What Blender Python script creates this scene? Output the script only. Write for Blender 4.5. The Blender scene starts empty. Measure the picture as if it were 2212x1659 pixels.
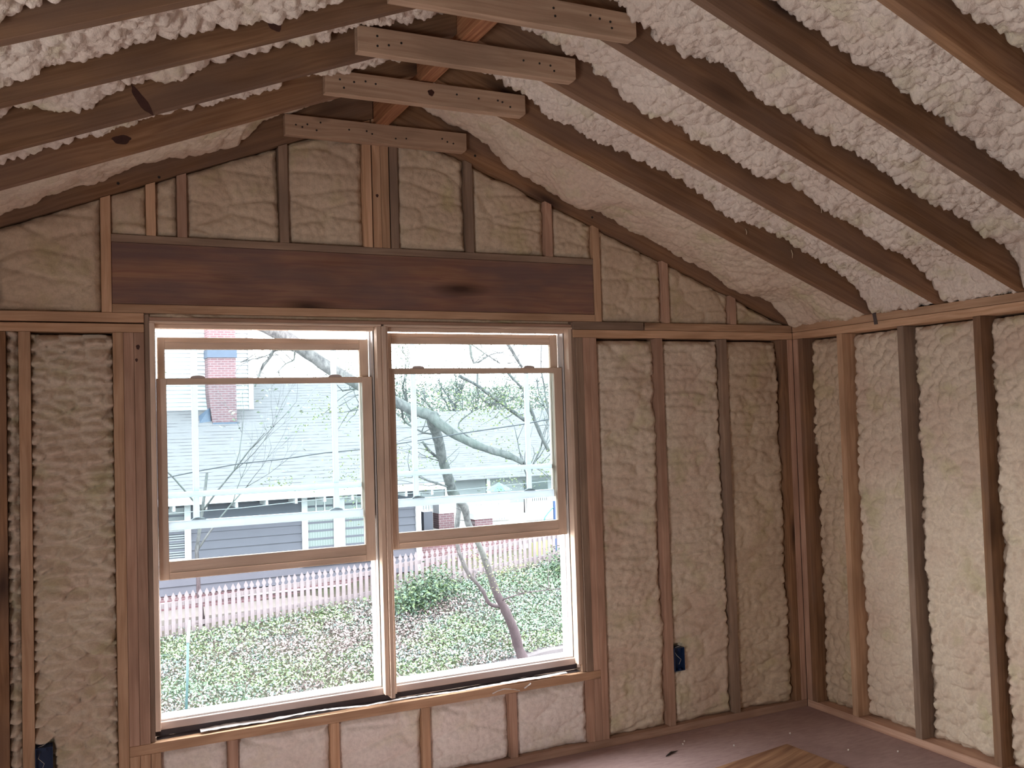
import bpy, bmesh, math, random
import numpy as np
from mathutils import Matrix, Vector

sc = bpy.context.scene
COL = sc.collection

# ------------------------------------------------------------------ camera
def make_camera():
    cam = bpy.data.cameras.new('camera')
    o = bpy.data.objects.new('camera', cam)
    COL.objects.link(o)
    yaw, pit, rol, fpx = 0.4459, 0.0375, -0.0307, 2045.0
    fw = Vector((math.sin(yaw)*math.cos(pit), math.cos(yaw)*math.cos(pit), math.sin(pit)))
    rt = Vector((math.cos(yaw), -math.sin(yaw), 0))
    up = rt.cross(fw)
    r2 = math.cos(rol)*rt + math.sin(rol)*up
    u2 = -math.sin(rol)*rt + math.cos(rol)*up
    m = Matrix((r2, u2, -fw)).transposed().to_4x4()
    m.translation = Vector((-0.3301, -4.0591, 1.6162))
    o.matrix_world = m
    cam.sensor_width = 36.0
    cam.lens = fpx*36.0/2212.0
    cam.clip_start = 0.02
    cam.clip_end = 300
    sc.camera = o
make_camera()

# ------------------------------------------------------------------ sky, lights, exposure
SKY = 14.0
w = bpy.data.worlds.new('overcast_sky')
sc.world = w
w.use_nodes = True
nt = w.node_tree
bg = nt.nodes['Background']
bg.inputs['Color'].default_value = (0.96, 0.98, 1.0, 1)
bg.inputs['Strength'].default_value = SKY

XL_ = -1.365
def area(name, loc, rot, sx, sy, power, color, portal=False):
    l = bpy.data.lights.new(name, 'AREA')
    l.shape = 'RECTANGLE'
    l.size, l.size_y = sx, sy
    l.energy = power
    l.color = color
    l.cycles.is_portal = portal
    o = bpy.data.objects.new(name, l)
    COL.objects.link(o)
    o.location = loc
    o.rotation_euler = rot
    return o
area('daylight_portal_front', (0.97, 0.16, 1.23), (math.pi/2, 0, math.pi), 2.0, 1.75, 1, (1, 1, 1), True)
# sky portal for an opening added in the unseen left wall as fill
area('fill_opening_portal', (XL_-0.13, -3.30, 1.00), (math.pi/2, 0, -math.pi/2), 1.1, 0.95, 1, (1, 1, 1), True)

sc.view_settings.view_transform = 'Standard'
sc.view_settings.look = 'None'
sc.view_settings.gamma = 1.0
sc.view_settings.use_curve_mapping = False
sc.view_settings.exposure = 0.24
sc.cycles.use_denoising = True
sc.cycles.use_adaptive_sampling = True
sc.cycles.adaptive_threshold = 0.02
sc.cycles.max_bounces = 7
sc.cycles.diffuse_bounces = 4
sc.cycles.transparent_max_bounces = 12
sc.cycles.caustics_reflective = False
sc.cycles.caustics_refractive = False
sc.cycles.sample_clamp_indirect = 12.0

# ------------------------------------------------------------------ materials
class NT:
    def __init__(s, name):
        s.m = bpy.data.materials.new(name)
        s.m.use_nodes = True
        s.t = s.m.node_tree
        s.b = s.t.nodes['Principled BSDF']
    def n(s, typ, **kw):
        x = s.t.nodes.new(typ)
        for k, v in kw.items():
            if isinstance(k, str) and hasattr(x, k): setattr(x, k, v)
        return x
    def l(s, a, b): s.t.links.new(a, b)
    def set(s, node, key, val): node.inputs[key].default_value = val
    def math(s, op, a, b=None, clamp=False):
        x = s.n('ShaderNodeMath', operation=op); x.use_clamp = clamp
        for i, v in enumerate((a, b)):
            if v is None: continue
            if isinstance(v, (int, float)): x.inputs[i].default_value = v
            else: s.l(v, x.inputs[i])
        return x.outputs[0]
    def mix(s, fac, a, b, mode='MIX'):
        x = s.n('ShaderNodeMix', data_type='RGBA'); x.blend_type = mode
        for i, v in ((0, fac), (6, a), (7, b)):
            if isinstance(v, (int, float)): x.inputs[i].default_value = v
            elif isinstance(v, tuple): x.inputs[i].default_value = (*v, 1)
            else: s.l(v, x.inputs[i])
        return x.outputs[2]
    def ramp(s, src, pts):
        x = s.n('ShaderNodeValToRGB')
        el = x.color_ramp.elements
        while len(el) < len(pts): el.new(0.5)
        for e, (p, c) in zip(el, pts):
            e.position = p
            e.color = (*c, 1) if isinstance(c, tuple) else (c, c, c, 1)
        s.l(src, x.inputs[0])
        return x.outputs[0]
    def noise(s, vec, scale, detail=4, rough=0.55, dist=0.0):
        x = s.n('ShaderNodeTexNoise')
        s.set(x, 'Scale', scale); s.set(x, 'Detail', detail); s.set(x, 'Roughness', rough); s.set(x, 'Distortion', dist)
        if vec is not None: s.l(vec, x.inputs['Vector'])
        return x.outputs['Fac']
    def mapping(s, src, scale=(1, 1, 1), loc=(0, 0, 0)):
        x = s.n('ShaderNodeMapping')
        x.inputs['Scale'].default_value = scale
        x.inputs['Location'].default_value = loc
        s.l(src, x.inputs['Vector'])
        return x.outputs[0]
    def coords(s, which='Object'):
        return s.n('ShaderNodeTexCoord').outputs[which]
    def bump(s, h, strength=0.3, dist=0.002):
        x = s.n('ShaderNodeBump')
        s.set(x, 'Strength', strength); s.set(x, 'Distance', dist)
        s.l(h, x.inputs['Height'])
        s.l(x.outputs[0], s.b.inputs['Normal'])
    def done(s, col=None, rough=0.8, spec=0.2):
        if col is not None:
            if isinstance(col, tuple): s.b.inputs['Base Color'].default_value = (*col, 1)
            else: s.l(col, s.b.inputs['Base Color'])
        if isinstance(rough, (int, float)): s.b.inputs['Roughness'].default_value = rough
        else: s.l(rough, s.b.inputs['Roughness'])
        s.b.inputs['Specular IOR Level'].default_value = spec
        return s.m

def wood(name, light, dark, grain=1.0, knots=0.5, stain=None, stain_amt=0.0, knotcol=(0.035, 0.016, 0.012), vary=0.16):
    g = NT(name)
    co = g.coords()
    inf = g.n('ShaderNodeObjectInfo')
    off = g.n('ShaderNodeVectorMath', operation='SCALE')
    comb = g.n('ShaderNodeCombineXYZ')
    for i in range(3):
        g.l(g.math('MULTIPLY', inf.outputs['Random'], 37.0 + 23*i), comb.inputs[i])
    add = g.n('ShaderNodeVectorMath', operation='ADD')
    g.l(co, add.inputs[0]); g.l(comb.outputs[0], add.inputs[1])
    v = add.outputs[0]
    warp = g.noise(g.mapping(v, (1.2, 5, 5)), 2.0, 1)
    wv = g.n('ShaderNodeVectorMath', operation='ADD')
    wc = g.n('ShaderNodeCombineXYZ')
    g.l(g.math('MULTIPLY', warp, 0.05), wc.inputs[1]); g.l(g.math('MULTIPLY', warp, 0.05), wc.inputs[2])
    g.l(v, wv.inputs[0]); g.l(wc.outputs[0], wv.inputs[1])
    rings = g.noise(g.mapping(wv.outputs[0], (0.6, 34, 34)), 2.0*grain, 2, 0.6)
    fine = g.noise(g.mapping(v, (6, 160, 160)), 2.0, 1, 0.6)
    col = g.mix(g.ramp(rings, [(0.33, 0.0), (0.62, 1.0)]), dark, light)
    col = g.mix(g.math('MULTIPLY', fine, 0.45), col, tuple(c*0.62 for c in dark))
    blot = g.noise(g.mapping(v, (1.6, 5, 5)), 1.7, 2)
    col = g.mix(g.ramp(blot, [(0.42, 0.0), (0.68, 0.5)]), col, tuple(c*0.55 for c in dark))
    if stain is not None:
        st = g.noise(g.mapping(v, (1.1, 4, 4), (3, 7, 1)), 1.6, 3)
        col = g.mix(g.ramp(st, [(0.5-stain_amt*0.2, 0.0), (0.56+0.1*(1-stain_amt), stain_amt)]), col, stain)
    if knots > 0:
        vo = g.n('ShaderNodeTexVoronoi', feature='F1')
        g.set(vo, 'Scale', 1.0)
        g.l(g.mapping(wv.outputs[0], (1.5, 5.2, 5.2)), vo.inputs['Vector'])
        k = g.ramp(vo.outputs['Distance'], [(0.06*knots, 1.0), (0.16*knots, 0.55), (0.30*knots, 0.0)])
        col = g.mix(g.math('MULTIPLY', k, 0.85), col, knotcol)
    br = g.math('ADD', g.math('MULTIPLY', inf.outputs['Random'], vary*2), 1.0-vary)
    hv = g.n('ShaderNodeHueSaturation')
    g.l(br, hv.inputs['Value']); g.l(col, hv.inputs['Color'])
    g.bump(fine, 0.25, 0.0015)
    return g.done(hv.outputs[0], 0.72, 0.25)

M = {}
M['pine'] = wood('pine_lumber', (0.74, 0.485, 0.315), (0.56, 0.33, 0.195))
M['rafter'] = wood('rafter_lumber', (0.385, 0.215, 0.115), (0.245, 0.125, 0.062), knots=0.7, stain=(0.20, 0.13, 0.10), stain_amt=0.5)
M['pink'] = wood('pinkish_lumber', (0.66, 0.43, 0.315), (0.50, 0.295, 0.205), knots=0.3)
M['grey'] = wood('weathered_lumber', (0.46, 0.325, 0.235), (0.32, 0.21, 0.145), stain=(0.20, 0.14, 0.105), stain_amt=0.6)
M['header'] = wood('dark_header_lumber', (0.46, 0.255, 0.155), (0.31, 0.15, 0.105), knots=0.8, stain=(0.17, 0.115, 0.11), stain_amt=0.7, vary=0.02)
M['tie'] = wood('collar_tie_lumber', (0.62, 0.43, 0.30), (0.47, 0.305, 0.205), knots=0.3)
M['ridge'] = wood('striped_ridge_lumber', (0.56, 0.28, 0.14), (0.30, 0.115, 0.055), grain=1.3, knots=0.0)
M['sash'] = wood('sash_pine', (0.90, 0.71, 0.57), (0.84, 0.63, 0.48), grain=0.6, knots=0.0, vary=0.03)
M['sheathing'] = wood('old_sheathing_boards', (0.16, 0.10, 0.07), (0.10, 0.06, 0.045), knots=0.5)

def foam_mat(name, base, warm, green, rough_bump=0.45, sc_=1.0, cellb=0.8):
    g = NT(name)
    v = g.coords()
    a = g.noise(v, 3.1*sc_, 3)
    b = g.noise(g.mapping(v, (1, 1, 1), (9, 4, 2)), 5.5*sc_, 3)
    c = g.noise(v, 62, 3, 0.7)
    col = g.mix(g.ramp(a, [(0.40, 0.0), (0.66, 1.0)]), base, warm)
    col = g.mix(g.ramp(b, [(0.54, 0.0), (0.70, 0.7)]), col, green)
    col = g.mix(g.ramp(c, [(0.36, 0.30), (0.6, 0.0)]), col, tuple(x*0.62 for x in warm))
    g.bump(g.noise(v, 110, 2, 0.6), rough_bump, 0.004)
    g.b.inputs['Subsurface Weight'].default_value = 0.0
    return g.done(col, 0.9, 0.25)
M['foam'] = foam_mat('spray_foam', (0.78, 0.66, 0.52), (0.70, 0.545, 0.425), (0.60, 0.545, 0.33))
M['foam_pale'] = foam_mat('brightened_spray_foam', (0.90, 0.825, 0.76), (0.84, 0.745, 0.67), (0.80, 0.73, 0.58))  # paler foam: bright light under the sill is put into this colour
M['foam_yellow'] = foam_mat('yellowish_spray_foam', (0.70, 0.56, 0.41), (0.63, 0.48, 0.35), (0.54, 0.455, 0.25))  # yellower, darker foam tone
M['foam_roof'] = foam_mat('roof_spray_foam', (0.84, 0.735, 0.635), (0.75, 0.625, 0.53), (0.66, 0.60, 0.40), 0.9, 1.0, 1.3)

def plain(name, col, rough=0.7, spec=0.3, nz=0.0, nscale=20, metal=0.0):
    g = NT(name)
    if nz > 0:
        a = g.noise(g.coords(), nscale, 4)
        c = g.mix(a, tuple(x*(1-nz) for x in col), tuple(min(1, x*(1+nz)) for x in col))
        m = g.done(c, rough, spec)
    else:
        m = g.done(col, rough, spec)
    g.b.inputs['Metallic'].default_value = metal
    return m
M['white_vinyl'] = plain('white_vinyl', (0.72, 0.70, 0.69), 0.45, 0.4, 0.03)
M['sill_vinyl'] = plain('sill_vinyl', (0.60, 0.50, 0.47), 0.5, 0.4, 0.05)
M['blue_plastic'] = plain('blue_plastic', (0.012, 0.03, 0.085), 0.45, 0.4, 0.2)
M['cable'] = plain('cable_jacket', (0.55, 0.52, 0.46), 0.5)
M['membrane'] = plain('grey_membrane', (0.085, 0.07, 0.078), 0.6, 0.3, 0.3, 12)
M['paper'] = plain('torn_white_wrap', (0.80, 0.76, 0.75), 0.6, 0.2, 0.08, 30)
M['nail'] = plain('nail_steel', (0.025, 0.02, 0.018), 0.5, 0.4)
M['steel'] = plain('galvanised_steel', (0.16, 0.14, 0.14), 0.4, 0.5, 0.2, 60, 0.6)
M['straw'] = plain('foam_string', (0.62, 0.50, 0.36), 0.7)
M['dark'] = plain('dark_gap', (0.02, 0.015, 0.012), 0.9)

def translucent_mat(name, col, t):
    g = NT(name)
    g.done(col, 0.5, 0.3)
    tl = g.n('ShaderNodeBsdfTranslucent'); tl.inputs[0].default_value = (*col, 1)
    mx = g.n('ShaderNodeMixShader'); mx.inputs[0].default_value = t
    g.l(g.b.outputs[0], mx.inputs[1]); g.l(tl.outputs[0], mx.inputs[2])
    g.l(mx.outputs[0], g.t.nodes['Material Output'].inputs['Surface'])
    return g.m
M['grille'] = translucent_mat('grille_plastic', (0.74, 0.76, 0.79), 0.55)
def glass_mat():
    g = NT('window_glass')
    t = g.t
    out = t.nodes['Material Output']
    tr = g.n('ShaderNodeBsdfTransparent'); tr.inputs[0].default_value = (0.90, 0.95, 0.955, 1)
    gl = g.n('ShaderNodeBsdfGlossy'); gl.inputs['Roughness'].default_value = 0.02
    fr = g.n('ShaderNodeFresnel'); fr.inputs[0].default_value = 1.45
    mx = g.n('ShaderNodeMixShader')
    g.l(fr.outputs[0], mx.inputs[0]); g.l(tr.outputs[0], mx.inputs[1]); g.l(gl.outputs[0], mx.inputs[2])
    g.l(mx.outputs[0], out.inputs['Surface'])
    t.nodes.remove(g.b)
    return g.m
M['glass'] = glass_mat()

def floor_mat():
    g = NT('subfloor_panel')
    v = g.coords()
    a = g.noise(g.mapping(v, (1, 1, 1)), 1.3, 5)
    b = g.noise(g.mapping(v, (14, 50, 10)), 1.0, 4, 0.65)
    c = g.noise(v, 90, 3)
    col = g.mix(g.ramp(a, [(0.35, 0.0), (0.7, 1.0)]), (0.36, 0.245, 0.235), (0.54, 0.40, 0.385))
    col = g.mix(g.ramp(b, [(0.4, 0.0), (0.75, 0.4)]), col, (0.20, 0.125, 0.11))
    col = g.mix(g.ramp(c, [(0.62, 0.0), (0.75, 0.5)]), col, (0.40, 0.32, 0.28))
    g.bump(b, 0.2, 0.002)
    return g.done(col, 0.65, 0.25)
M['floor'] = floor_mat()
M['plywood'] = wood('plywood_face', (0.50, 0.29, 0.165), (0.26, 0.125, 0.07), grain=0.45, knots=0.0, vary=0.02)

# ------------------------------------------------------------------ mesh helpers
def tag(o, label=None, cat=None, group=None, kind=None):
    if label: o['label'] = label
    if cat: o['category'] = cat
    if group: o['group'] = group
    if kind: o['kind'] = kind
    return o

def mesh_obj(name, verts, faces, mat, parent=None, frame=None, smooth=False):
    """verts in world space; frame = object matrix (grain runs along its X)"""
    V = np.asarray(verts, dtype=float)
    if frame is not None:
        inv = np.array(frame.inverted())
        V = V @ inv[:3, :3].T + inv[:3, 3]
    me = bpy.data.meshes.new(name)
    me.from_pydata(V.tolist(), [], faces)
    me.validate()
    if smooth: me.shade_smooth()
    if mat is not None: me.materials.append(mat)
    o = bpy.data.objects.new(name, me)
    COL.objects.link(o)
    if frame is not None: o.matrix_world = frame
    if parent is not None:
        o.parent = parent
        o.matrix_parent_inverse = Matrix.Identity(4)
        if frame is not None: o.matrix_basis = parent.matrix_world.inverted() @ frame
        else: o.matrix_basis = parent.matrix_world.inverted()
    return o

def empty(name, loc=(0, 0, 0)):
    o = bpy.data.objects.new(name, None)
    COL.objects.link(o)
    o.location = loc
    o.empty_display_size = 0.1
    o.matrix_world = Matrix.Translation(loc)
    return o

BOXF = [(0, 3, 2, 1), (4, 5, 6, 7), (0, 1, 5, 4), (1, 2, 6, 5), (2, 3, 7, 6), (3, 0, 4, 7)]
def box_vf(x0, x1, y0, y1, z0, z1):
    return [(x0, y0, z0), (x1, y0, z0), (x1, y1, z0), (x0, y1, z0), (x0, y0, z1), (x1, y0, z1), (x1, y1, z1), (x0, y1, z1)], BOXF

def bevel_me(o, amt, seg=1):
    bm = bmesh.new(); bm.from_mesh(o.data)
    bmesh.ops.bevel(bm, geom=list(bm.edges), offset=amt, segments=seg, affect='EDGES', profile=0.6)
    bm.to_mesh(o.data); bm.free()

def frame_for(axis, c):
    c = Vector(c)
    if axis == 'x': r = Matrix.Identity(3)
    elif axis == 'y': r = Matrix(((0, -1, 0), (1, 0, 0), (0, 0, 1)))
    else: r = Matrix(((0, 0, 1), (0, 1, 0), (-1, 0, 0)))  # local X -> world -Z
    m = r.to_4x4(); m.translation = c
    return m

def box(name, x0, x1, y0, y1, z0, z1, mat, parent=None, axis=None, bev=0.0, label=None, cat=None, group=None, kind=None):
    if axis is None:
        d = [(x1-x0, 'x'), (y1-y0, 'y'), (z1-z0, 'z')]
        axis = max(d)[1]
    V, F = box_vf(x0, x1, y0, y1, z0, z1)
    fr = frame_for(axis, ((x0+x1)/2, (y0+y1)/2, z0))
    o = mesh_obj(name, V, F, mat, parent, fr)
    if bev: bevel_me(o, bev)
    return tag(o, label, cat, group, kind)

def prism(name, poly, y0, y1, mat, frame=None, parent=None, bev=0.0, plane='xz', **k):
    n = len(poly)
    if plane == 'xz':
        V = [(a, y0, b) for a, b in poly] + [(a, y1, b) for a, b in poly]
    else:  # yz, y0/y1 are x
        V = [(y0, a, b) for a, b in poly] + [(y1, a, b) for a, b in poly]
    F = [tuple(range(n)), tuple(range(2*n-1, n-1, -1))] + [(i, i+n, (i+1) % n+n, (i+1) % n) for i in range(n)]
    o = mesh_obj(name, V, F, mat, parent, frame)
    bm = bmesh.new(); bm.from_mesh(o.data)
    bmesh.ops.recalc_face_normals(bm, faces=bm.faces)
    if bev: bmesh.ops.bevel(bm, geom=list(bm.edges), offset=bev, segments=1, affect='EDGES')
    bm.to_mesh(o.data); bm.free()
    return tag(o, **k)

def multi(name, boxes, mat, parent=None, bev=0.0, frame=None, **k):
    V, F = [], []
    for b in boxes:
        v, f = box_vf(*b)
        F += [tuple(i+len(V) for i in q) for q in f]; V += v
    o = mesh_obj(name, V, F, mat, parent, frame)
    if bev: bevel_me(o, bev)
    return tag(o, **k)

def tube_vf(pts, rad, n=8, close=True):
    P = [Vector(p) for p in pts]
    V, F = [], []
    up = Vector((0.13, 0.21, 0.97)).normalized()
    for i, p in enumerate(P):
        d = (P[min(i+1, len(P)-1)] - P[max(i-1, 0)]).normalized()
        a = d.cross(up)
        if a.length < 1e-3: a = d.cross(Vector((1, 0, 0)))
        a.normalize(); b = d.cross(a)
        r = rad[i] if hasattr(rad, '__len__') else rad
        for j in range(n):
            t = 2*math.pi*j/n
            V.append(tuple(p + a*r*math.cos(t) + b*r*math.sin(t)))
    for i in range(len(P)-1):
        for j in range(n):
            F.append((i*n+j, i*n+(j+1) % n, (i+1)*n+(j+1) % n, (i+1)*n+j))
    if close:
        F.append(tuple(range(n-1, -1, -1))); F.append(tuple(range((len(P)-1)*n, len(P)*n)))
    return V, F

def tubes(name, lst, mat, parent=None, n=8, smooth=True, **k):
    V, F = [], []
    for pts, rad in lst:
        v, f = tube_vf(pts, rad, n)
        F += [tuple(i+len(V) for i in q) for q in f]; V += v
    return tag(mesh_obj(name, V, F, mat, parent, None, smooth), **k)

# ------------------------------------------------------------------ noise for foam relief (numpy)
def _hash(ix, iy, s):
    h = (ix.astype(np.int64)*374761393 + iy.astype(np.int64)*668265263 + s*974634777) & 0xffffffff
    h = ((h ^ (h >> 13))*1274126177) & 0xffffffff
    h = (h ^ (h >> 16)) & 0xffffffff
    return h/4294967295.0
def vnoise(u, v, s):
    iu, iv = np.floor(u), np.floor(v)
    fu, fv = u-iu, v-iv
    fu = fu*fu*(3-2*fu); fv = fv*fv*(3-2*fv)
    a = _hash(iu, iv, s); b = _hash(iu+1, iv, s); c = _hash(iu, iv+1, s); d = _hash(iu+1, iv+1, s)
    return (a*(1-fu)+b*fu)*(1-fv) + (c*(1-fu)+d*fu)*fv
def fbm(u, v, s, o=3):
    r = 0; a = 0.5; t = 0
    for i in range(o):
        r = r + a*vnoise(u*2**i, v*2**i, s+i*17); t += a; a *= 0.5
    return r/t - 0.5
def billow(u, v, s, seam=1.6, tilt=0.0):
    """rounded blobs: 1 at a blob's centre, 0 in the seams; tilt makes each sag to one side"""
    iu, iv = np.floor(u), np.floor(v)
    d1 = np.full(u.shape, 9.0); d2 = np.full(u.shape, 9.0); dv = np.zeros(u.shape); rnd_ = np.zeros(u.shape)
    for i in (-1, 0, 1):
        for j in (-1, 0, 1):
            cu, cv = iu+i, iv+j
            px = cu + 0.02+0.96*_hash(cu, cv, s); py = cv + 0.02+0.96*_hash(cu, cv, s+5)
            d = np.hypot(u-px, v-py)
            near = d < d1
            dv = np.where(near, v-py, dv); rnd_ = np.where(near, _hash(cu, cv, s+9), rnd_)
            d2 = np.minimum(np.maximum(d1, d), d2); d1 = np.minimum(d1, d)
    b = np.clip((d2-d1)*seam, 0, 1)
    return np.sqrt(b)*(1.12-0.45*np.clip(d1, 0, 1)-0.35*rnd_-tilt*dv)

STY = {  # cell sizes (u, v) and amplitudes of the big and small blobs, large swell
 'roof':   dict(c1=(0.056, 0.060), a1=0.026, c2=(0.025, 0.026), a2=0.0125, sw=0.045, sws=0.26, round=0.020, seam=1.8, tilt=0.3),
 'roofsm': dict(c1=(0.085, 0.095), a1=0.015, c2=(0.030, 0.033), a2=0.0065, sw=0.045, sws=0.35, round=0.020, seam=1.8, tilt=0.0),
 'fold':   dict(c1=(0.30, 0.075), a1=0.020, c2=(0.055, 0.032), a2=0.0095, sw=0.016, sws=0.25, round=0.016, seam=3.2, tilt=0.0),
 'smooth': dict(c1=(0.26, 0.10), a1=0.016, c2=(0.042, 0.036), a2=0.0065, sw=0.014, sws=0.25, round=0.014, seam=4.0, tilt=0.0),
 'cell':   dict(c1=(0.060, 0.062), a1=0.024, c2=(0.027, 0.028), a2=0.0085, sw=0.018, sws=0.25, round=0.018, seam=2.2, tilt=0.3),
 'scale':  dict(c1=(0.078, 0.044), a1=0.034, c2=(0.034, 0.021), a2=0.0105, sw=0.014, sws=0.30, round=0.010, seam=2.8, tilt=1.7),
}
def foam(O, U, V, N, u0, u1, v0, v1, h0, sty, mat, seed, label, group, vtop=None, res=0.010, back=0.05, lumps=(), hfun=None):
    O, U, V, N = map(np.array, (O, U, V, N))
    nu = max(8, int((u1-u0)/res)); span = (vtop(u0)+vtop(u1))/2-v0 if vtop else v1-v0
    span = max([span, (vtop(u0)-v0) if vtop else span, (vtop(u1)-v0) if vtop else span])
    nv = max(8, int(span/res))
    a, t = np.meshgrid(np.linspace(0, 1, nu), np.linspace(0, 1, nv), indexing='ij')
    u = u0+(u1-u0)*a
    vt = (np.vectorize(vtop)(u) if vtop else np.full(u.shape, v1))
    v = v0+(vt-v0)*t
    S = STY[sty]
    wu = u + 0.022*fbm(u*6, v*6, seed+3); wv = v + 0.022*fbm(u*6+9, v*6, seed+4)
    h = S['a1']*(billow(wu/S['c1'][0], wv/S['c1'][1], seed, S['seam'], S['tilt'])-0.6)
    wu2 = u + 0.012*fbm(u*25, v*25, seed+6); wv2 = v + 0.012*fbm(u*25+9, v*25, seed+7)
    amp = 0.45+1.1*np.clip(fbm(u*4, v*4, seed+21, 2)+0.5, 0, 1)
    h += S['a2']*amp*(billow(wu2/S['c2'][0], wv2/S['c2'][1], seed+8)-0.6)
    h += S['sw']*fbm(u/S['sws'], v/S['sws'], seed+11)*2
    for lu, lv, lr, lh in lumps:
        h += lh*np.exp(-((u-lu)**2+(v-lv)**2)/(2*lr*lr))
    if hfun is not None: h += hfun(u, v)
    ed = np.minimum(np.minimum(u-u0, u1-u), np.minimum(v-v0, np.maximum(vt-v, 0)))
    rr = S['round']*(0.6+1.2*(fbm(u*9, v*9, seed+31, 2)+0.5))
    h -= rr*np.exp(-(ed/0.012)**2*0.7)*1.1
    h = np.maximum(h+h0, h0-back+.002)
    P = O + u[..., None]*U + v[..., None]*V + h[..., None]*N
    idx = np.arange(nu*nv).reshape(nu, nv)
    q = np.stack([idx[:-1, :-1], idx[1:, :-1], idx[1:, 1:], idx[:-1, 1:]], -1).reshape(-1, 4)
    ring = list(idx[:, 0]) + list(idx[-1, 1:]) + list(idx[-2::-1, -1]) + list(idx[0, -2:0:-1])
    Pf = P.reshape(-1, 3)
    hb = h0-back
    uf, vf = u.reshape(-1), v.reshape(-1)
    B = np.array([O + uf[i]*U + vf[i]*V + hb*N for i in ring])
    n0 = len(Pf)
    faces = q.tolist()
    k = len(ring)
    for i in range(k):
        j = (i+1) % k
        faces.append([ring[i], n0+i, n0+j, ring[j]])
    faces.append([n0+i for i in range(k)])
    allv = np.vstack([Pf, B])
    if np.dot(np.cross(U, V), N) < 0: faces = [f[::-1] for f in faces]
    o = mesh_obj('foam_insulation', allv, faces, mat, None, None, True)
    return tag(o, label, 'insulation', group)

# ------------------------------------------------------------------ room constants
XR, XL, XM = 3.343, -1.365, 0.989
ZB, ZM, ZT = 2.011, 2.0505, 2.0903
SL = 0.3904
ANG = math.atan(SL); CA = math.cos(ANG)
DEPTH = 0.089
def zr(x): return 2.0845 + SL*((XR-x) if x > XM else (x-XL))
RD = 0.184/CA
YB = -6.3

# ---- structure
tag(mesh_obj('floor', *box_vf(XL-0.2, XR+0.2, YB, 0.10, -0.2, 0.0), M['floor']), kind='structure')
WX0, WX1, WZ0, WZ1 = -0.0225, 1.9655, 0.300, 2.085
ys0, ys1 = DEPTH+0.001, DEPTH+0.020
def gable_poly(x0, x1, z0):
    p = [(x0, z0), (x1, z0), (x1, zr(x1)+RD)]
    if x0 < XM < x1: p.append((XM, zr(XM)+RD))
    p.append((x0, zr(x0)+RD))
    return p
V_, F_ = [], []
for poly in ([(XL-0.14, -0.2), (WX0, -0.2), (WX0, WZ1), (XL-0.14, WZ1)], [(WX1, -0.2), (XR+0.14, -0.2), (XR+0.14, WZ1), (WX1, WZ1)],
             [(WX0, -0.2), (WX1, -0.2), (WX1, WZ0), (WX0, WZ0)], gable_poly(XL-0.14, XR+0.14, WZ1)):
    n = len(poly); b = len(V_)
    V_ += [(a, ys0, c) for a, c in poly] + [(a, ys1, c) for a, c in poly]
    F_ += [tuple(b+i for i in range(n)), tuple(b+i for i in range(2*n-1, n-1, -1))] + [(b+i, b+i+n, b+(i+1) % n+n, b+(i+1) % n) for i in range(n)]
tag(mesh_obj('wall_front', V_, F_, M['sheathing'], frame=frame_for('x', (0, 0, 0))), kind='structure')
tag(mesh_obj('wall_right', *box_vf(XR+0.1405, XR+0.165, YB, 0.09, -0.2, 2.32), M['sheathing']), kind='structure')
# rear half of the room, behind the camera: insulated shell, side opening added to let in fill light
multi('wall_left', [(XL-0.16, XL-0.05, YB, -3.85, -0.2, 2.3), (XL-0.16, XL-0.05, -2.75, 0.09, -0.2, 2.3),
                    (XL-0.16, XL-0.05, -3.85, -2.75, -0.2, 0.525), (XL-0.16, XL-0.05, -3.85, -2.75, 1.475, 2.3)], M['foam_pale'], kind='structure')
multi('wall_back', [(XL-0.16, XR+0.165, YB-0.1, YB, -0.2, 3.3)], M['foam_pale'], kind='structure')
zt_ = lambda x: zr(x)+RD
prism('ceiling', [(XL-0.4, zt_(XL-0.4)), (XM, zt_(XM)), (XR+0.4, zt_(XR+0.4)), (XR+0.4, zt_(XR+0.4)+0.03), (XM, zt_(XM)+0.03), (XL-0.4, zt_(XL-0.4)+0.03)],
      YB-0.1, 0.25, M['sheathing'], kind='structure')
# far part of the ceiling beyond the last visible rafter bay
prism('ceiling_rear', [(XL-0.05, zr(XL-0.05)+0.08), (XM, zr(XM)+0.08), (XR+0.14, zr(XR+0.14)+0.08), (XR+0.14, zt_(XR+0.14)-0.002), (XM, zt_(XM)-0.002), (XL-0.05, zt_(XL-0.05)-0.002)],
      YB, -2.70, M['foam_roof'], kind='structure')
bpy.data.objects['ceiling_rear'].name = 'ceiling.001'

# ---- window wall lumber
def vstud(name, x0, x1, z0, z1, mat, label, group, cat='stud', y0=0.0, y1=DEPTH):
    return box(name, x0+0.0004, x1-0.0004, y0, y1, z0+0.0004, z1-0.0004, M[mat], axis='z', bev=0.0014, label=label, cat=cat, group=group)
box('bottom_plate', XL, XR, 0, DEPTH, 0, .038, M['pink'], bev=0.0014, label='long brown bottom plate lying on the floor along the window wall', cat='plate')
G = 'full height studs of the window wall'
vstud('stud', -.553, -.514, .038, ZB, 'rafter', 'reddish stud cut off by the left edge of the photo', G)
vstud('stud', -.472, -.430, .038, ZB, 'pine', 'orange stud left of the wide foam bay beside the window', G)
vstud('stud', -.139, -.100, .038, ZB, 'pine', 'pale king stud left of the window, first after the wide foam bay', G)
vstud('stud', 2.044, 2.083, .038, ZB, 'pink', 'king stud right of the window, last of its tight pack', G)
vstud('stud', 2.438, 2.477, .038, ZB, 'pink', 'stud on the window wall with the small blue box at its foot', G)
vstud('stud', 2.850, 2.889, .038, ZB, 'grey', 'dark stained stud between blue box bay and corner bay', G)
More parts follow.
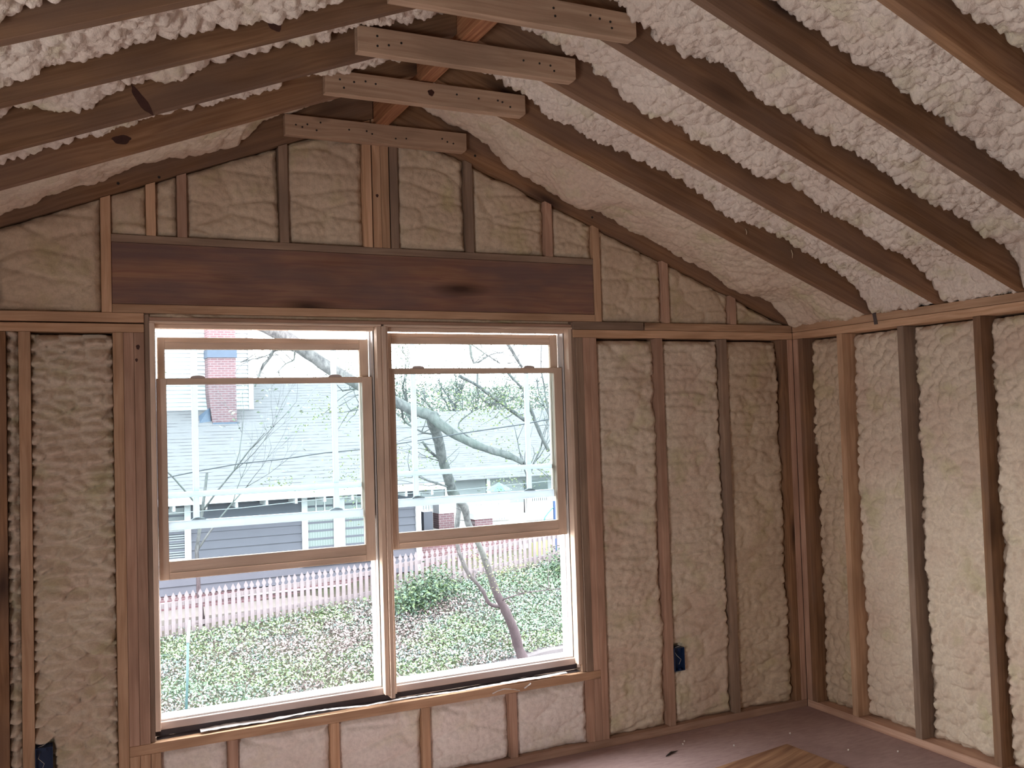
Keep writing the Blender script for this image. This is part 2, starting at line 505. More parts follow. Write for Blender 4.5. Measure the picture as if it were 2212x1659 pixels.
vstud('stud', 3.265, 3.304, .038, ZB, 'rafter', 'stud on the window wall beside the right room corner', G)
vstud('stud', 3.3045, 3.343, .038, ZB, 'pink', 'stud standing exactly in the right room corner, window wall side', G)
G = 'jack studs pressed against the window opening'
vstud('jack_stud', -.100, -.061, .378, ZB, 'pink', 'middle board of the three left of the window, standing on the sill plate', G)
vstud('jack_stud', -.061, -.022, .378, ZB, 'pink', 'knotty board nearest the left window, standing on the sill plate', G)
vstud('jack_stud', 1.966, 2.005, .378, ZB, 'grey', 'purplish board nearest the right window, standing on the sill plate', G)
vstud('jack_stud', 2.005, 2.044, .378, ZB, 'pink', 'middle board of the three right of the window, standing on the sill plate', G)
box('sill_plate', -.0995, 2.0435, 0, DEPTH, .3385, .3775, M['pine'], bev=0.0014, label='rough wooden sill plate running under both windows', cat='plate')
G = 'short studs below the window sill'
for x0, x1, mt, lb in ((-.100, -.061, 'pine', 'leftmost short stud under the sill plate'),
                       (-.0605, -.022, 'pine', 'second short stud in the left trio under the sill plate'),
                       (-.0215, .017, 'pine', 'third short stud in the left trio, touching the first foam patch'),
                       (.275, .314, 'pink', 'short stud under the left window between first and second foam patches'),
                       (.699, .738, 'pine', 'short stud between second and third foam patches under the window'),
                       (1.114, 1.153, 'pine', 'short stud below the window mullion, right of the third foam patch'),
                       (1.546, 1.585, 'pink', 'short stud under the torn wrap, left of the last foam patch'),
                       (1.966, 2.0045, 'pink', 'short stud right of the last foam patch under the window'),
                       (2.005, 2.0435, 'pink', 'short stud under the right end of the sill plate')):
    vstud('cripple_stud', x0, x1, .038, .3385, mt, lb, G)
G = 'top plates of the window wall'
def hplate(x0, x1, z0, z1, mat, lb, y0=0.0):
    return box('top_plate', x0, x1, y0, DEPTH, z0, z1, M[mat], axis='x', bev=0.0014, label=lb, cat='plate', group=G)
hplate(XL, -.0225, ZB+.0005, ZM-.005, 'pine', 'lower top plate left of the window, above the wide foam bay')
hplate(-.545, -.0225, ZM+.001, ZT-.0005, 'pine', 'orange upper top plate left of the window with a dark gap beneath')
hplate(XL, -.548, ZM+.001, ZT-.0005, 'grey', 'grey upper top plate end at the left edge of the photo')
hplate(1.9525, XR, ZB+.0005, ZM-.0005, 'pine', 'orange lower top plate right of the window reaching the corner')
hplate(1.9525, 2.366, ZM+.0012, ZT-.0005, 'grey', 'short grey upper top plate piece right of the window')
hplate(2.374, XR, ZM+.0012, ZT-.0005, 'pine', 'upper top plate from the dark butt joint to the right corner')
# header assembly
box('header_beam', -.139, 2.0805, .006, .055, 2.1255, 2.3745, M['header'], bev=0.002, label='wide dark red header plank above both windows', cat='beam')
box('header_plate', -.139, 2.0805, 0, DEPTH, 2.0908, 2.1250, M['pine'], bev=0.0014, label='tan board under the dark header plank', cat='plate', group='flat boards around the header')
box('header_plate', -.139, 2.0805, 0, DEPTH, 2.3750, 2.4050, M['grey'], bev=0.0014, label='grey dusty board lying on top of the dark header plank', cat='plate', group='flat boards around the header')
def slant(name, x0, x1, z0, mat, label, group):
    x0 += .0005; x1 -= .0005
    fr = frame_for('z', ((x0+x1)/2, DEPTH/2, z0))
    return prism(name, [(x0, z0+.0005), (x1, z0+.0005), (x1, zr(x1)-.002), (x0, zr(x0)-.002)], 0.0, DEPTH, M[mat], fr, bev=0.0012, label=label, cat='stud', group=group)
G = 'gable studs above the windows'
slant('gable_stud', -.600, -.545, ZT, 'rafter', 'gable stud at the far left edge of the photo', G)
slant('gable_stud', -.178, -.1395, ZT, 'pine', 'tan gable stud closing the left end of the dark header', G)
slant('gable_stud', 2.081, 2.1195, ZT, 'pine', 'tan gable stud closing the right end of the dark header', G)
slant('gable_stud', -.008, .030, 2.405, 'pine', 'faint foam dusted gable stud nearest the left end of the header', G)
slant('gable_stud', .112, .151, 2.405, 'pink', 'pinkish gable stud left of the wide creased foam patch', G)
slant('gable_stud', .530, .569, 2.405, 'grey', 'grey gable stud left of the central post, under the tie end', G)
slant('gable_stud', .903, .943, 2.405, 'pine', 'left board of the four board post in the gable centre', G)
slant('gable_stud', .948, .986, 2.405, 'pine', 'second board of the central gable post, with the round knot', G)
slant('gable_stud', .9865, 1.0245, 2.405, 'pine', 'third board of the central gable post', G)
slant('gable_stud', 1.029, 1.067, 2.405, 'grey', 'right greyish board of the central gable post', G)
slant('gable_stud', 1.397, 1.436, 2.405, 'grey', 'purplish grey gable stud right of the central post', G)
slant('gable_stud', 1.817, 1.855, 2.405, 'pink', 'thin gable stud near the right end of the header board', G)
slant('gable_stud', 2.490, 2.529, ZT, 'pink', 'gable stud on the top plate between the two right gable bays', G)
slant('gable_stud', 2.922, 2.961, ZT, 'pink', 'shortest gable stud beside the low right end of the roof', G)

# ---- right wall lumber
RXD = 0.140
def rstud(y0, y1, mat, label):
    return box('stud', XR, XR+RXD, y0+.0004, y1-.0004, .0385, ZB-.0005, M[mat], axis='z', bev=0.0014, label=label, cat='stud', group='studs of the right wall')
box('bottom_plate', XR+.0005, XR+RXD, YB+.05, -.0005, 0, .038, M['pink'], axis='y', bev=0.0014, label='orange bottom plate on the floor along the right wall', cat='plate')
rstud(-.0400, -.0010, 'pink', 'right wall stud tucked into the room corner')
rstud(-.0785, -.0405, 'rafter', 'right wall corner stud beside the narrow foam bay')
rstud(-.368, -.330, 'pine', 'first stud on the right wall from the corner')
rstud(-.767, -.728, 'grey', 'second stud on the right wall from the corner, brownish grey')
rstud(-1.191, -1.152, 'rafter', 'third stud on the right wall, with a dark side and thin orange edge')
box('top_plate', XR+.0005, XR+RXD, YB+.05, -.0005, ZB+.0005, ZM-.001, M['pine'], axis='y', bev=0.0014, label='lower top plate of the right wall under a dark seam', cat='plate', group='top plates of the right wall')
box('top_plate', XR+.0005, XR+RXD, YB+.05, -.0005, ZM+.0008, ZT-.0005, M['pine'], axis='y', bev=0.0014, label='upper top plate of the right wall carrying the rafter feet', cat='plate', group='top plates of the right wall')
# left wall, out of the frame: plates only as the rafters' bearing
box('wall_left_plate', XL-.14, XL-.0005, YB+.05, .085, ZB, ZT-.0005, M['pine'], axis='y', kind='structure')
bpy.data.objects['wall_left_plate'].name = 'trim_1'

# ---- rafters, ridge, collar ties
RY = {1: .004, 2: -.5796, 3: -.9992, 4: -1.4193, 5: -1.8302, 6: -2.2437}
def rafter(side, k, label):
    y0 = RY[k]; y1 = y0+.0385
    e = .0305
    if side > 0:
        poly = [(XM+e, zr(XM+e)), (XR-.0149, ZT+.0005), (XR+RXD, ZT+.0005), (XR+RXD, zt_(XR+RXD)-.001), (XM+e, zt_(XM+e)-.001)]
        fr = Matrix.Translation((XR, y0, zr(XR))) @ Matrix.Rotation(math.pi+ANG, 4, 'Y')
    else:
        poly = [(XM-e, zr(XM-e)), (XL+.0149, ZT+.0005), (XL-.14, ZT+.0005), (XL-.14, zt_(XL-.14)-.001), (XM-e, zt_(XM-e)-.001)]
        fr = Matrix.Translation((XL, y0, zr(XL))) @ Matrix.Rotation(-ANG, 4, 'Y')
    return prism('rafter', poly, y0, y1, M['rafter'], fr, bev=0.0014, label=label, cat='rafter', group='right slope rafters' if side > 0 else 'left slope rafters')
rafter(1, 1, 'right end rafter lying flat against the gable, half hidden by foam')
rafter(1, 2, 'right rafter nearest the gable that hangs clear of the wall')
rafter(1, 3, 'third right rafter from the gable, ending beside the metal strap')
rafter(1, 4, 'fourth right rafter from the gable, ending at the right photo edge')
rafter(1, 5, 'fifth right rafter from the gable, crossing the upper right of the photo')
rafter(1, 6, 'right rafter in the top right corner, nearest the camera')
rafter(-1, 1, 'left end rafter lying against the gable with two nail holes')
rafter(-1, 2, 'second left rafter from the gable, with a single dark knot')
rafter(-1, 3, 'third left rafter from the gable, with a long split knot')
rafter(-1, 4, 'fourth left rafter from the gable, with a dark knot near the ties')
rafter(-1, 5, 'left rafter in the top left corner, nearest the camera')
box('ridge_board', .959, 1.019, -6.2, .0015, 2.956, 3.19, M['ridge'], axis='y', bev=0.0014, label='striped orange ridge board seen between the collar ties', cat='beam')
TIES = {1: (.554, 1.397, 2.868, 'collar tie nearest the gable, directly over the central post', [(.600, .045), (.628, .038), (.650, .052), (.708, .066), (.690, .030), (.835, .048), (.915, .050), (.940, .040), (1.05, .03), (1.10, .035), (1.275, .052), (1.30, .040), (1.33, .035)]),
        2: (.579, 1.415, 2.861, 'second collar tie from the gable, with a large round knot', [(.635, .055), (.650, .025), (.690, .052), (.735, .060), (.775, .055), (1.11, .055), (1.205, .050), (1.29, .052), (1.31, .048), (1.345, .032)]),
        3: (.582, 1.417, 2.863, 'third collar tie from the gable, its left end under a foamy rafter', [(.650, .060), (.650, .026), (.690, .034), (.735, .048), (1.20, .052), (1.265, .050), (1.31, .048), (1.325, .030)]),
        4: (.559, 1.411, 2.859, 'collar tie cut by the top photo edge, nearest the camera', [(1.10, .060), (1.105, .035), (1.235, .058), (1.27, .052), (1.31, .048), (1.315, .028), (.640, .050), (.70, .04)])}
for k, (a, b, z, lb, nails) in TIES.items():
    y1 = RY[k]-.0005; y0 = y1-.0385; h = .089
    fr = frame_for('x', ((a+b)/2, y0, z))
    poly = [(a, z), (b-.012, z), (b, z+.012), (b, z+h), (a, z+h)]
    t = prism('collar_tie', poly, y0, y1, M['tie'], fr, bev=0.0014, label=lb, cat='tie', group='collar ties under the ridge')
    for nx, nz in nails:
        V, F = tube_vf([(nx, y0+.002, z+nz), (nx, y0-.0010, z+nz)], .0042, 8)
        mesh_obj('nail_head', V, F, M['nail'], t)
def knot(parent_name_label, x, y, z, rx, rz, tilt):
    V, F = [], []
    n = 20
    V.append((x, y, z))
    for i in range(n):
        t = 2*math.pi*i/n
        a = rx*math.cos(t)*(1+.15*math.sin(3*t)+.06*math.sin(7*t+1)); b = rz*math.sin(t)*(1+.10*math.cos(5*t))
        V.append((x+a*math.cos(tilt)-b*math.sin(tilt), y, z+a*math.sin(tilt)+b*math.cos(tilt)))
    F = [(0, 1+(i+1) % n, 1+i) for i in range(n)]
    V += [(a, b+.004, c) for a, b, c in V]
    F += [(1+n+i+1-1+1, 1+n+1+(i+1) % n, n+1) for i in range(n)] if False else []
    par = [o for o in COL.objects if o.get('label') == parent_name_label][0]
    o = mesh_obj('knot', V[:n+1], F, M['knot'], par)
g = NT('wood_knot')
v = g.coords()
M['knot'] = g.done(g.mix(g.noise(v, 40, 4), (0.022, 0.010, 0.012), (0.11, 0.045, 0.03)), 0.6, 0.3)
knot('third left rafter from the gable, with a long split knot', -.094, RY[3]-.0008, 2.625, .050, .013, -.95)
knot('second left rafter from the gable, with a single dark knot', -.128, RY[2]-.0008, 2.620, .030, .016, .15)
knot('fourth left rafter from the gable, with a dark knot near the ties', .225, RY[4]-.0008, 2.760, .024, .034, .2)
knot('second board of the central gable post, with the round knot', .967, -.0008, 2.640, .0065, .0075, 0)
knot('knotty board nearest the left window, standing on the sill plate', -.046, -.0008, 1.952, .007, .010, 0)
knot('knotty board nearest the left window, standing on the sill plate', -.052, -.0008, 1.900, .005, .007, 0)
knot('second collar tie from the gable, with a large round knot', 1.000, RY[2]-.0405, 2.909, .013, .013, 0)
# nail holes on the end rafter
for x, z, side in ((-.110, 2.610, -1), (.045, 2.648, -1), (2.085, 2.615, 1), (1.455, 2.868, 1)):
    par = [o for o in COL.objects if o.get('label', '').startswith('left end rafter' if side < 0 else 'right end rafter')][0]
    V, F = tube_vf([(x, .006, z), (x, .0028, z)], .006, 8)
    mesh_obj('nail_head', V, F, M['nail'], par)

# nails poking through near the low rafter ends
for x, y, z, ln, lb in ((2.560, RY[2]-.006, 2.470, .028, 'bent nail tip poking from the second right rafter, upper one'),
                        (2.830, RY[2]-.006, 2.385, .040, 'long nail tip poking from the second right rafter, lower one'),
                        (2.620, RY[3]-.006, 2.500, .040, 'nail tip poking from the third right rafter')):
    tubes('nail', [([(x, y, z), (x+.004, y-.003, z-ln*.5), (x+.002, y-.002, z-ln)], [.0022, .0022, .0012])], M['straw'], label=lb, cat='nail', group='nail tips on the right rafters')

# ------------------------------------------------------------------ foam
# window wall bays : U=+x, V=+z, N=-y (toward the room), origin at the stud face
def wfoam(x0, x1, z0, z1, h0, sty, mat, seed, label, group, vtop=None, **k):
    return foam((0, 0, 0), (1, 0, 0), (0, 0, 1), (0, -1, 0), x0+.001, x1-.001, z0+.001, (z1 or 0)-.001, h0, sty, M[mat], seed, label, group, vtop=vtop, **k)
G = 'foam filling the window wall bays'
wfoam(-.514, -.472, .038, ZB, -.022, 'scale', 'foam', 11, 'narrow foam strip between the two studs at the left photo edge', G)
wfoam(-.430, -.139, .038, ZB-.008, -.014, 'scale', 'foam', 12, 'tall scaly foam bay left of the window', G, hfun=lambda u, v: -.055*((u < -.362) & (v > .300) & (v < .445)), res=.0075, back=.07)
wfoam(2.083, 2.438, .038, ZB-.010, -.020, 'fold', 'foam', 13, 'tall foam bay just right of the window', G, res=.0085, back=.06)
wfoam(2.477, 2.850, .038, ZB-.010, -.018, 'fold', 'foam', 14, 'tall foam bay behind the small blue electrical box', G, hfun=lambda u, v: -.052*((u < 2.547) & (v > .300) & (v < .440)), res=.0085, back=.06)
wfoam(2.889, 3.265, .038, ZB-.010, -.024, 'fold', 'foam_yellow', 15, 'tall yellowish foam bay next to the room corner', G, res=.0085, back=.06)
G = 'foam patches below the window sill'
wfoam(.017, .275, .038, .335, -.012, 'smooth', 'foam_pale', 21, 'first small foam patch under the left end of the sill', G, res=.007)
wfoam(.314, .699, .038, .335, -.012, 'smooth', 'foam_pale', 22, 'second foam patch under the sill from the left', G, res=.007)
wfoam(.738, 1.114, .038, .335, -.012, 'smooth', 'foam_pale', 23, 'third foam patch under the sill, below the mullion', G, res=.007)
wfoam(1.153, 1.546, .038, .335, -.010, 'smooth', 'foam_pale', 24, 'foam patch under the sill left of the torn wrap scraps', G, res=.007)
wfoam(1.585, 1.966, .038, .335, -.010, 'smooth', 'foam_pale', 25, 'last foam patch under the right end of the sill', G, res=.007)
G = 'foam patches in the gable'
gv = lambda x: zr(x)-.003
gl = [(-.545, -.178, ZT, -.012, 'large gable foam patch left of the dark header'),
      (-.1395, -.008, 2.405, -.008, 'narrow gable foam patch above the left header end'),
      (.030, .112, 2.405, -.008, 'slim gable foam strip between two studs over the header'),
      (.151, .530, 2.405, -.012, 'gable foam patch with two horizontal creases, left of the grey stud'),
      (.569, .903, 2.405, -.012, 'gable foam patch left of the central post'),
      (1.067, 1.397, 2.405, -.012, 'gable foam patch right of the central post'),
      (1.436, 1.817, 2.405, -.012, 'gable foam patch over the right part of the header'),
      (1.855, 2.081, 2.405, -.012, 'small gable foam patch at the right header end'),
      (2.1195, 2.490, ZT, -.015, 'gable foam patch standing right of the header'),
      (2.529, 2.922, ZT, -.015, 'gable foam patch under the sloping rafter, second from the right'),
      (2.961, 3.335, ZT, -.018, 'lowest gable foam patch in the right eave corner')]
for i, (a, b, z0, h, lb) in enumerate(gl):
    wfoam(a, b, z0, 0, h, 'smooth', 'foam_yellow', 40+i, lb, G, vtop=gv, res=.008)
# right wall bays : U=-y, V=+z, N=-x
def rfoam(y0, y1, z0, z1, h0, sty, mat, seed, label, **k):
    return foam((XR, 0, 0), (0, -1, 0), (0, 0, 1), (-1, 0, 0), -y0+.001, -y1-.001, z0+.001, z1-.001, h0, sty, M[mat], seed, label, 'foam filling the right wall bays', **k)
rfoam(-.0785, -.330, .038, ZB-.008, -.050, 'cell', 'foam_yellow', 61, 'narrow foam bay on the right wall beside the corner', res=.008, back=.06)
rfoam(-.368, -.728, .038, ZB-.008, -.058, 'cell', 'foam', 62, 'lumpy foam bay between first and second right wall studs', res=.008, back=.06)
rfoam(-.767, -1.152, .038, ZB-.008, -.056, 'cell', 'foam', 63, 'lumpy foam bay between second and third right wall studs', res=.008, back=.06)
rfoam(-1.191, -1.60, .038, ZB-.012, -.046, 'cell', 'foam', 64, 'foam bay at the right photo edge beyond the dark stud', res=.008, back=.06)
# roof bays
def roof_bay(side, ka, kb, sty, h0, mat, seed, label, lumps=(), hfun=None, res=.0065):
    ya = RY[ka] if ka in RY else ka      # far rafter near face
    yb = (RY[kb]+.0385) if kb in RY else kb
    # U = -y across the bay from the far side, V = down slope from the ridge
    s = side
    V = (s*CA, 0, -math.sin(ANG)); N = (-s*math.sin(ANG), 0, -CA)
    L = (XR-XM)/CA
    O = (XM, 0, zr(XM))
    hfun = lambda u, v: (.006-.40*np.maximum(v-L, 0)-h0)*np.clip((v-(L-.20))/.16, 0, 1)**1.5 - (0 if kb == 2 else .045)*((u+ya < .046) & (v < .50)) - (.062*np.clip((.66-v)/.14, 0, 1) if kb == 2 else 0)
    foam(O, (0, -1, 0), V, N, -ya+.001, -yb-.001, .034, L+.060, h0, sty, M[mat], seed, label,
         'foam between the right slope rafters' if s > 0 else 'foam between the left slope rafters', lumps=lumps, hfun=hfun, res=res, back=.09)
eave = lambda u, v: -.02*np.clip((v-2.2)/.3, 0, 1)
roof_bay(1, 1, 2, 'roofsm', -.055, 'foam', 71, 'smooth pale foam band between gable and first clear right rafter', lumps=[(.12, 1.00, .085, .060), (.10, 2.05, .12, .03)])
roof_bay(1, 2, 3, 'roof', -.098, 'foam_roof', 72, 'foam bay between second and third right rafters', lumps=[(.62, .55, .08, .03), (.75, 1.5, .10, .02)])
roof_bay(1, 3, 4, 'roof', -.096, 'foam_roof', 73, 'foam bay between third and fourth right rafters', lumps=[(1.08, .75, .09, .03), (1.06, 1.35, .10, .02)])
roof_bay(1, 4, 5, 'roof', -.104, 'foam_roof', 74, 'wide looking foam bay between fourth and fifth right rafters', lumps=[(1.5, .95, .07, .035), (1.5, .5, .1, .03)])
roof_bay(1, 5, 6, 'roof', -.106, 'foam_roof', 75, 'foam bay between fifth and sixth right rafters', lumps=[(1.95, 1.0, .1, .02)])
roof_bay(1, 6, -2.69, 'roof', -.096, 'foam_roof', 76, 'dim foam bay in the top right corner of the photo')
roof_bay(-1, 1, 2, 'roofsm', -.060, 'foam', 81, 'thin foam band above the left end rafter', lumps=[(.1, 1.50, .14, .03)])
roof_bay(-1, 2, 3, 'roof', -.082, 'foam_roof', 82, 'foam bay between second and third left rafters')
roof_bay(-1, 3, 4, 'roof', -.078, 'foam_roof', 83, 'foam bay with hanging lumps between third and fourth left rafters', lumps=[(1.05, 1.02, .06, .035), (1.04, 1.37, .05, .03), (1.05, 1.62, .07, .04)])
roof_bay(-1, 4, 5, 'roof', -.050, 'foam_roof', 84, 'thick scaly foam bay below the top left rafter')
roof_bay(-1, 5, -2.235, 'roof', -.050, 'foam_roof', 85, 'sliver of foam in the top left corner of the photo')

# ------------------------------------------------------------------ windows
def window_unit(idx, x0, x1, zl0, zl1, zu0, zu1, gx, gz):
    """x0..x1 sash outer; lower (inner) sash zl0..zl1, upper (outer) sash zu0..zu1"""
    w_ = empty('window_%d' % idx, ((x0+x1)/2, .05, .42)); w_['kind'] = 'structure'
    ZS, ZH = .447, 2.040
    # frame: side jambs with tracks, head, sill
    jl, jr = x0-.010, x1+.010
    for a, b in ((jl-.020, jl), (jr, jr+.020)):
        box('side_jamb', a, b, .012, .150, ZS-.03, ZH+.012, M['sash'], w_, 'z', bev=.001)
    sx = -1
    for a, s in ((jl, 1), (jr, -1)):
        bx = []
        for yy, dd in ((.058, .006), (.100, .010), (.142, .010)):
            bx.append((a if s > 0 else a-dd, a+dd if s > 0 else a, yy, yy+.006, ZS, ZH))
        bx.append((a if s > 0 else a-.003, a+.003 if s > 0 else a, .058, .148, ZS, ZH))
        multi('sash_track', bx, M['white_vinyl'], w_)
    box('head_jamb', jl-.020, jr+.020, .004, .150, ZH+.0125, ZH+.020, M['sash'], w_, 'x', bev=.001)
    box('head_stop', jl, jr, .055, .100, ZH-.004, ZH+.0120, M['sash'], w_, 'x', bev=.001)
    box('window_sill', jl-.016, jr+.016, .050, .165, .410, .442, M['sill_vinyl'], w_, 'x', bev=.003)
    box('outer_sill', jl, jr, .062, .150, .4425, .450, M['white_vinyl'], w_, 'x', bev=.001)
    # lower (inner) sash
    ls = empty('lower_sash', ((x0+x1)/2, .08, zl0)); 
    ls.parent = w_; ls.matrix_basis = w_.matrix_world.inverted() @ Matrix.Translation(((x0+x1)/2, .08, zl0)); bpy.context.view_layer.update()
    gl_, gr = x0+.0375, x1-.045; gb, gt = zl0+.073, zl1-.026
    y0, y1 = .068, .098
    box('stile', x0, gl_, y0, y1, zl0, zl1, M['sash'], ls, 'z', bev=.0015)
    box('stile', gr, x1, y0, y1, zl0, zl1, M['sash'], ls, 'z', bev=.0015)
    o = box('bottom_rail', gl_+.0003, gr-.0003, y0+.0005, y1, zl0, gb, M['sash'], ls, 'x', bev=.0015)
    box('lift_groove', gl_, gr, y0-.0045, y0+.0003, zl0+.026, zl0+.030, M['sash'], ls, 'x', bev=.001)
    box('top_rail', gl_+.0003, gr-.0003, y0+.0005, y1, gt, zl1, M['sash'], ls, 'x', bev=.0015)
    box('glass_pane', gl_-.004, gr+.004, y0+.013, y0+.017, gb-.004, gt+.004, M['glass'], ls)
    for cx_ in (gx[0]+.018, gx[1]+.002):
        # cam lock: curved plate with a lever
        V, F = [], []
        n = 12
        for i in range(n+1):
            t = math.pi*i/n
            for yy in (y0+.002, y0+.022):
                V.append((cx_+.030*math.cos(t), yy, zl1+.0005+.011*math.sin(t)**.8))
        for i in range(n): F.append((2*i, 2*i+1, 2*i+3, 2*i+2))
        F.append(tuple(range(0, 2*n+2, 2))[::-1]); F.append(tuple(range(1, 2*n+3, 2))); F.append((0, 2*n, 2*n+1, 1))
        lk = mesh_obj('cam_lock', V, F, M['sill_vinyl'], ls, None, False)
    # upper (outer) sash
    us = empty('upper_sash')
    us.parent = w_; us.matrix_basis = w_.matrix_world.inverted() @ Matrix.Translation(((x0+x1)/2, .12, zu0)); bpy.context.view_layer.update()
    ux0, ux1 = x0+.008, x1-.002
    gl2, gr2 = ux0+.029, ux1-.041
    yb0, yb1 = .106, .136
    gb2, gt2 = zu0+.036, zu1-.049
    box('stile', ux0, gl2, yb0, yb1, zu0, zu1, M['sash'], us, 'z', bev=.0015)
    box('stile', gr2, ux1, yb0, yb1, zu0, zu1, M['sash'], us, 'z', bev=.0015)
    box('top_rail', gl2+.0003, gr2-.0003, yb0+.0005, yb1, gt2, zu1, M['sash'], us, 'x', bev=.0015)
    box('rail_groove', gl2, gr2, yb0-.004, yb0+.0003, zu1-.022, zu1-.018, M['sash'], us, 'x', bev=.001)
    box('bottom_rail', gl2+.0003, gr2-.0003, yb0+.0005, yb1, zu0, gb2, M['grille'], us, 'x', bev=.0015)
    box('glass_pane', gl2-.003, gr2+.003, yb0+.013, yb0+.016, gb2-.003, gt2+.003, M['glass'], us)
    for a in gx:
        box('grille_bar', a-.002, a+.023, yb0+.0165, yb0+.027, gb2, gz-.0013, M['grille'], us, 'z', bev=.002)
        box('grille_bar', a-.002, a+.023, yb0+.0165, yb0+.027, gz+.0223, gt2, M['grille'], us, 'z', bev=.002)
    box('grille_bar', gl2, gr2, yb0+.0170, yb0+.0265, gz-.001, gz+.022, M['grille'], us, 'x', bev=.003)
    for cx_ in (gx[0]+.018, gx[1]+.006):
        V, F = [], []
        n = 10
        for i in range(n+1):
            t = math.pi*i/n
            V += [(cx_+.030*math.cos(t), yb0+.004, gb2+.010*math.sin(t)), (cx_+.030*math.cos(t), yb0+.018, gb2+.010*math.sin(t))]
        for i in range(n): F.append((2*i, 2*i+1, 2*i+3, 2*i+2))
        F.append(tuple(range(0, 2*n+2, 2))[::-1]); F.append(tuple(range(1, 2*n+3, 2))); F.append((0, 2*n, 2*n+1, 1))
        mesh_obj('lock_keeper', V, F, M['grille'], us)
    return w_
window_unit(1, .028, .942, 1.004, 1.829, 1.200, 2.002, (.172, .772), 1.334)
window_unit(2, 1.014, 1.919, 1.043, 1.866, 1.229, 2.032, (1.149, 1.738), 1.370)
box('window_mullion', .9735, .9925, .000, .150, .402, 2.052, M['sash'], axis='z', bev=.0015)
mu = bpy.data.objects['window_mullion']; mu.name = 'trim_2'; mu['kind'] = 'structure'
# rough opening trim and packing around the units
box('trim_3', -.0215, -.003, .010, DEPTH, .379, 2.084, M['grey'], axis='z', bev=.001, kind='structure')
box('trim_4', 1.946, 1.9655, .008, DEPTH, .379, 2.084, M['grey'], axis='z', bev=.001, kind='structure')
box('trim_5', -.002, 1.945, .006, DEPTH, 2.0605, 2.0745, M['pink'], axis='x', bev=.001, kind='structure')
foam((0, 0, 0), (1, 0, 0), (0, 0, 1), (0, -1, 0), -.002, 1.945, 2.0750, 2.0903, -.012, 'smooth', M['foam_yellow'], 91,
     'thin foam bead in the gap over the window heads', 'foam beads sealing the window gaps', res=.006, back=.02)
foam((0, 0, 0), (1, 0, 0), (0, 0, 1), (0, -1, 0), 1.9305, 1.9455, .40, 2.055, -.010, 'smooth', M['foam_pale'], 92,
     'thin pale foam bead along the right side of the right window', 'foam beads sealing the window gaps', res=.006, back=.02)
# gap filler under the window sills and the membrane on the sill plate
box('sill_blocking', .000, 1.944, .066, .088, .3835, .4095, M['membrane'], axis='x', label='dark blocking in the gap below both window sills', cat='blocking')
def ribbon(name, xs, yc, zc, w0, mat, seed, thick=.0012, **k):
    rnd = random.Random(seed)
    V, F = [], []
    n = len(xs)
    for i, x in enumerate(xs):
        a = yc(x); z = zc(x); ww = w0(x)
        j = rnd.uniform(-1, 1)
        V += [(x, a, z+.0015*j), (x+rnd.uniform(-.002, .002), a+ww, z+.002+.003*rnd.uniform(0, 1)),
              (x, a+ww, z+.002+thick+.003*rnd.uniform(0, 1)), (x, a, z+thick+.0015*j)]
    for i in range(n-1):
        for q in range(4):
            F.append((4*i+q, 4*i+(q+1) % 4, 4*i+4+(q+1) % 4, 4*i+4+q))
    F.append((3, 2, 1, 0)); F.append((4*n-4, 4*n-3, 4*n-2, 4*n-1))
    return tag(mesh_obj(name, V, F, mat, None, None, False), **k)
xs = np.linspace(.005, 1.942, 90)
ribbon('sill_membrane', xs, lambda x: .034+.006*math.sin(9*x), lambda x: .3784, lambda x: .030, M['membrane'], 3, label='dark membrane strip lying on the sill plate under the windows', cat='membrane')
xs = np.linspace(.17, 1.86, 110)
ribbon('torn_wrap', xs, lambda x: .003+.020*max(0, math.sin(x*2.3+.5))**2, lambda x: .3830+.009*abs(math.sin(x*7.3))*abs(math.sin(x*2.1)),
       lambda x: .007+.022*math.exp(-((x-.33)/.17)**2)+.016*max(0, math.sin(x*4.1+1))**2, M['paper'], 5, label='long torn strip of white wrap along the sill plate edge', cat='wrap')
xs = np.linspace(1.46, 1.60, 12)
ribbon('wrap_scrap', xs, lambda x: -.004, lambda x: .352+.010*math.sin(x*30), lambda x: .006, M['paper'], 8, label='crumpled white scrap hanging on the sill plate, left of two', cat='wrap', group='white scraps on the sill plate')
ribbon('wrap_scrap', np.linspace(1.625, 1.66, 6), lambda x: -.005, lambda x: .350+.5*(x-1.625), lambda x: .005, M['paper'], 9, label='small upright white scrap on the sill plate, right of two', cat='wrap', group='white scraps on the sill plate')

# ------------------------------------------------------------------ electrical boxes, strap, floor bits
def ebox(x0, x1, z0, z1, yf, label):
    t = empty('electrical_box', ((x0+x1)/2, yf, z0)); tag(t, label, 'box', 'blue electrical boxes')
    th = .003
    multi('box_body', [(x0, x0+th, yf, yf+.055, z0, z1), (x1-th, x1, yf, yf+.055, z0, z1), (x0+th, x1-th, yf, yf+.055, z0, z0+th),
                       (x0+th, x1-th, yf, yf+.055, z1-th, z1), (x0+th, x1-th, yf+.030, yf+.034, z0+th, z1-th)], M['blue_plastic'], t, .0006)
    cx_ = (x0+x1)/2
    box('screw_tab', cx_-.006, cx_+.006, yf-.001, yf+.008, z0+th, z0+.013, M['blue_plastic'], t)
    box('screw_tab', cx_-.006, cx_+.006, yf-.001, yf+.008, z1-.013, z1-th, M['blue_plastic'], t)
    tubes('cable', [([(x0+.018, yf+.03, z1-.02), (x0+.010, yf-.006, z1-.035), (x0+.030, yf-.012, z1-.055), (x0+.022, yf-.004, z1-.08)], .0010),
                    ([(x0+.010, yf+.01, z1+.002), (x0+.028, yf-.006, z1+.012), (x0+.046, yf+.006, z1+.020)], .0009)], M['cable'], t)
ebox(2.4775, 2.5400, .309, .425, -.006, 'small blue electrical box low on a stud right of the window')
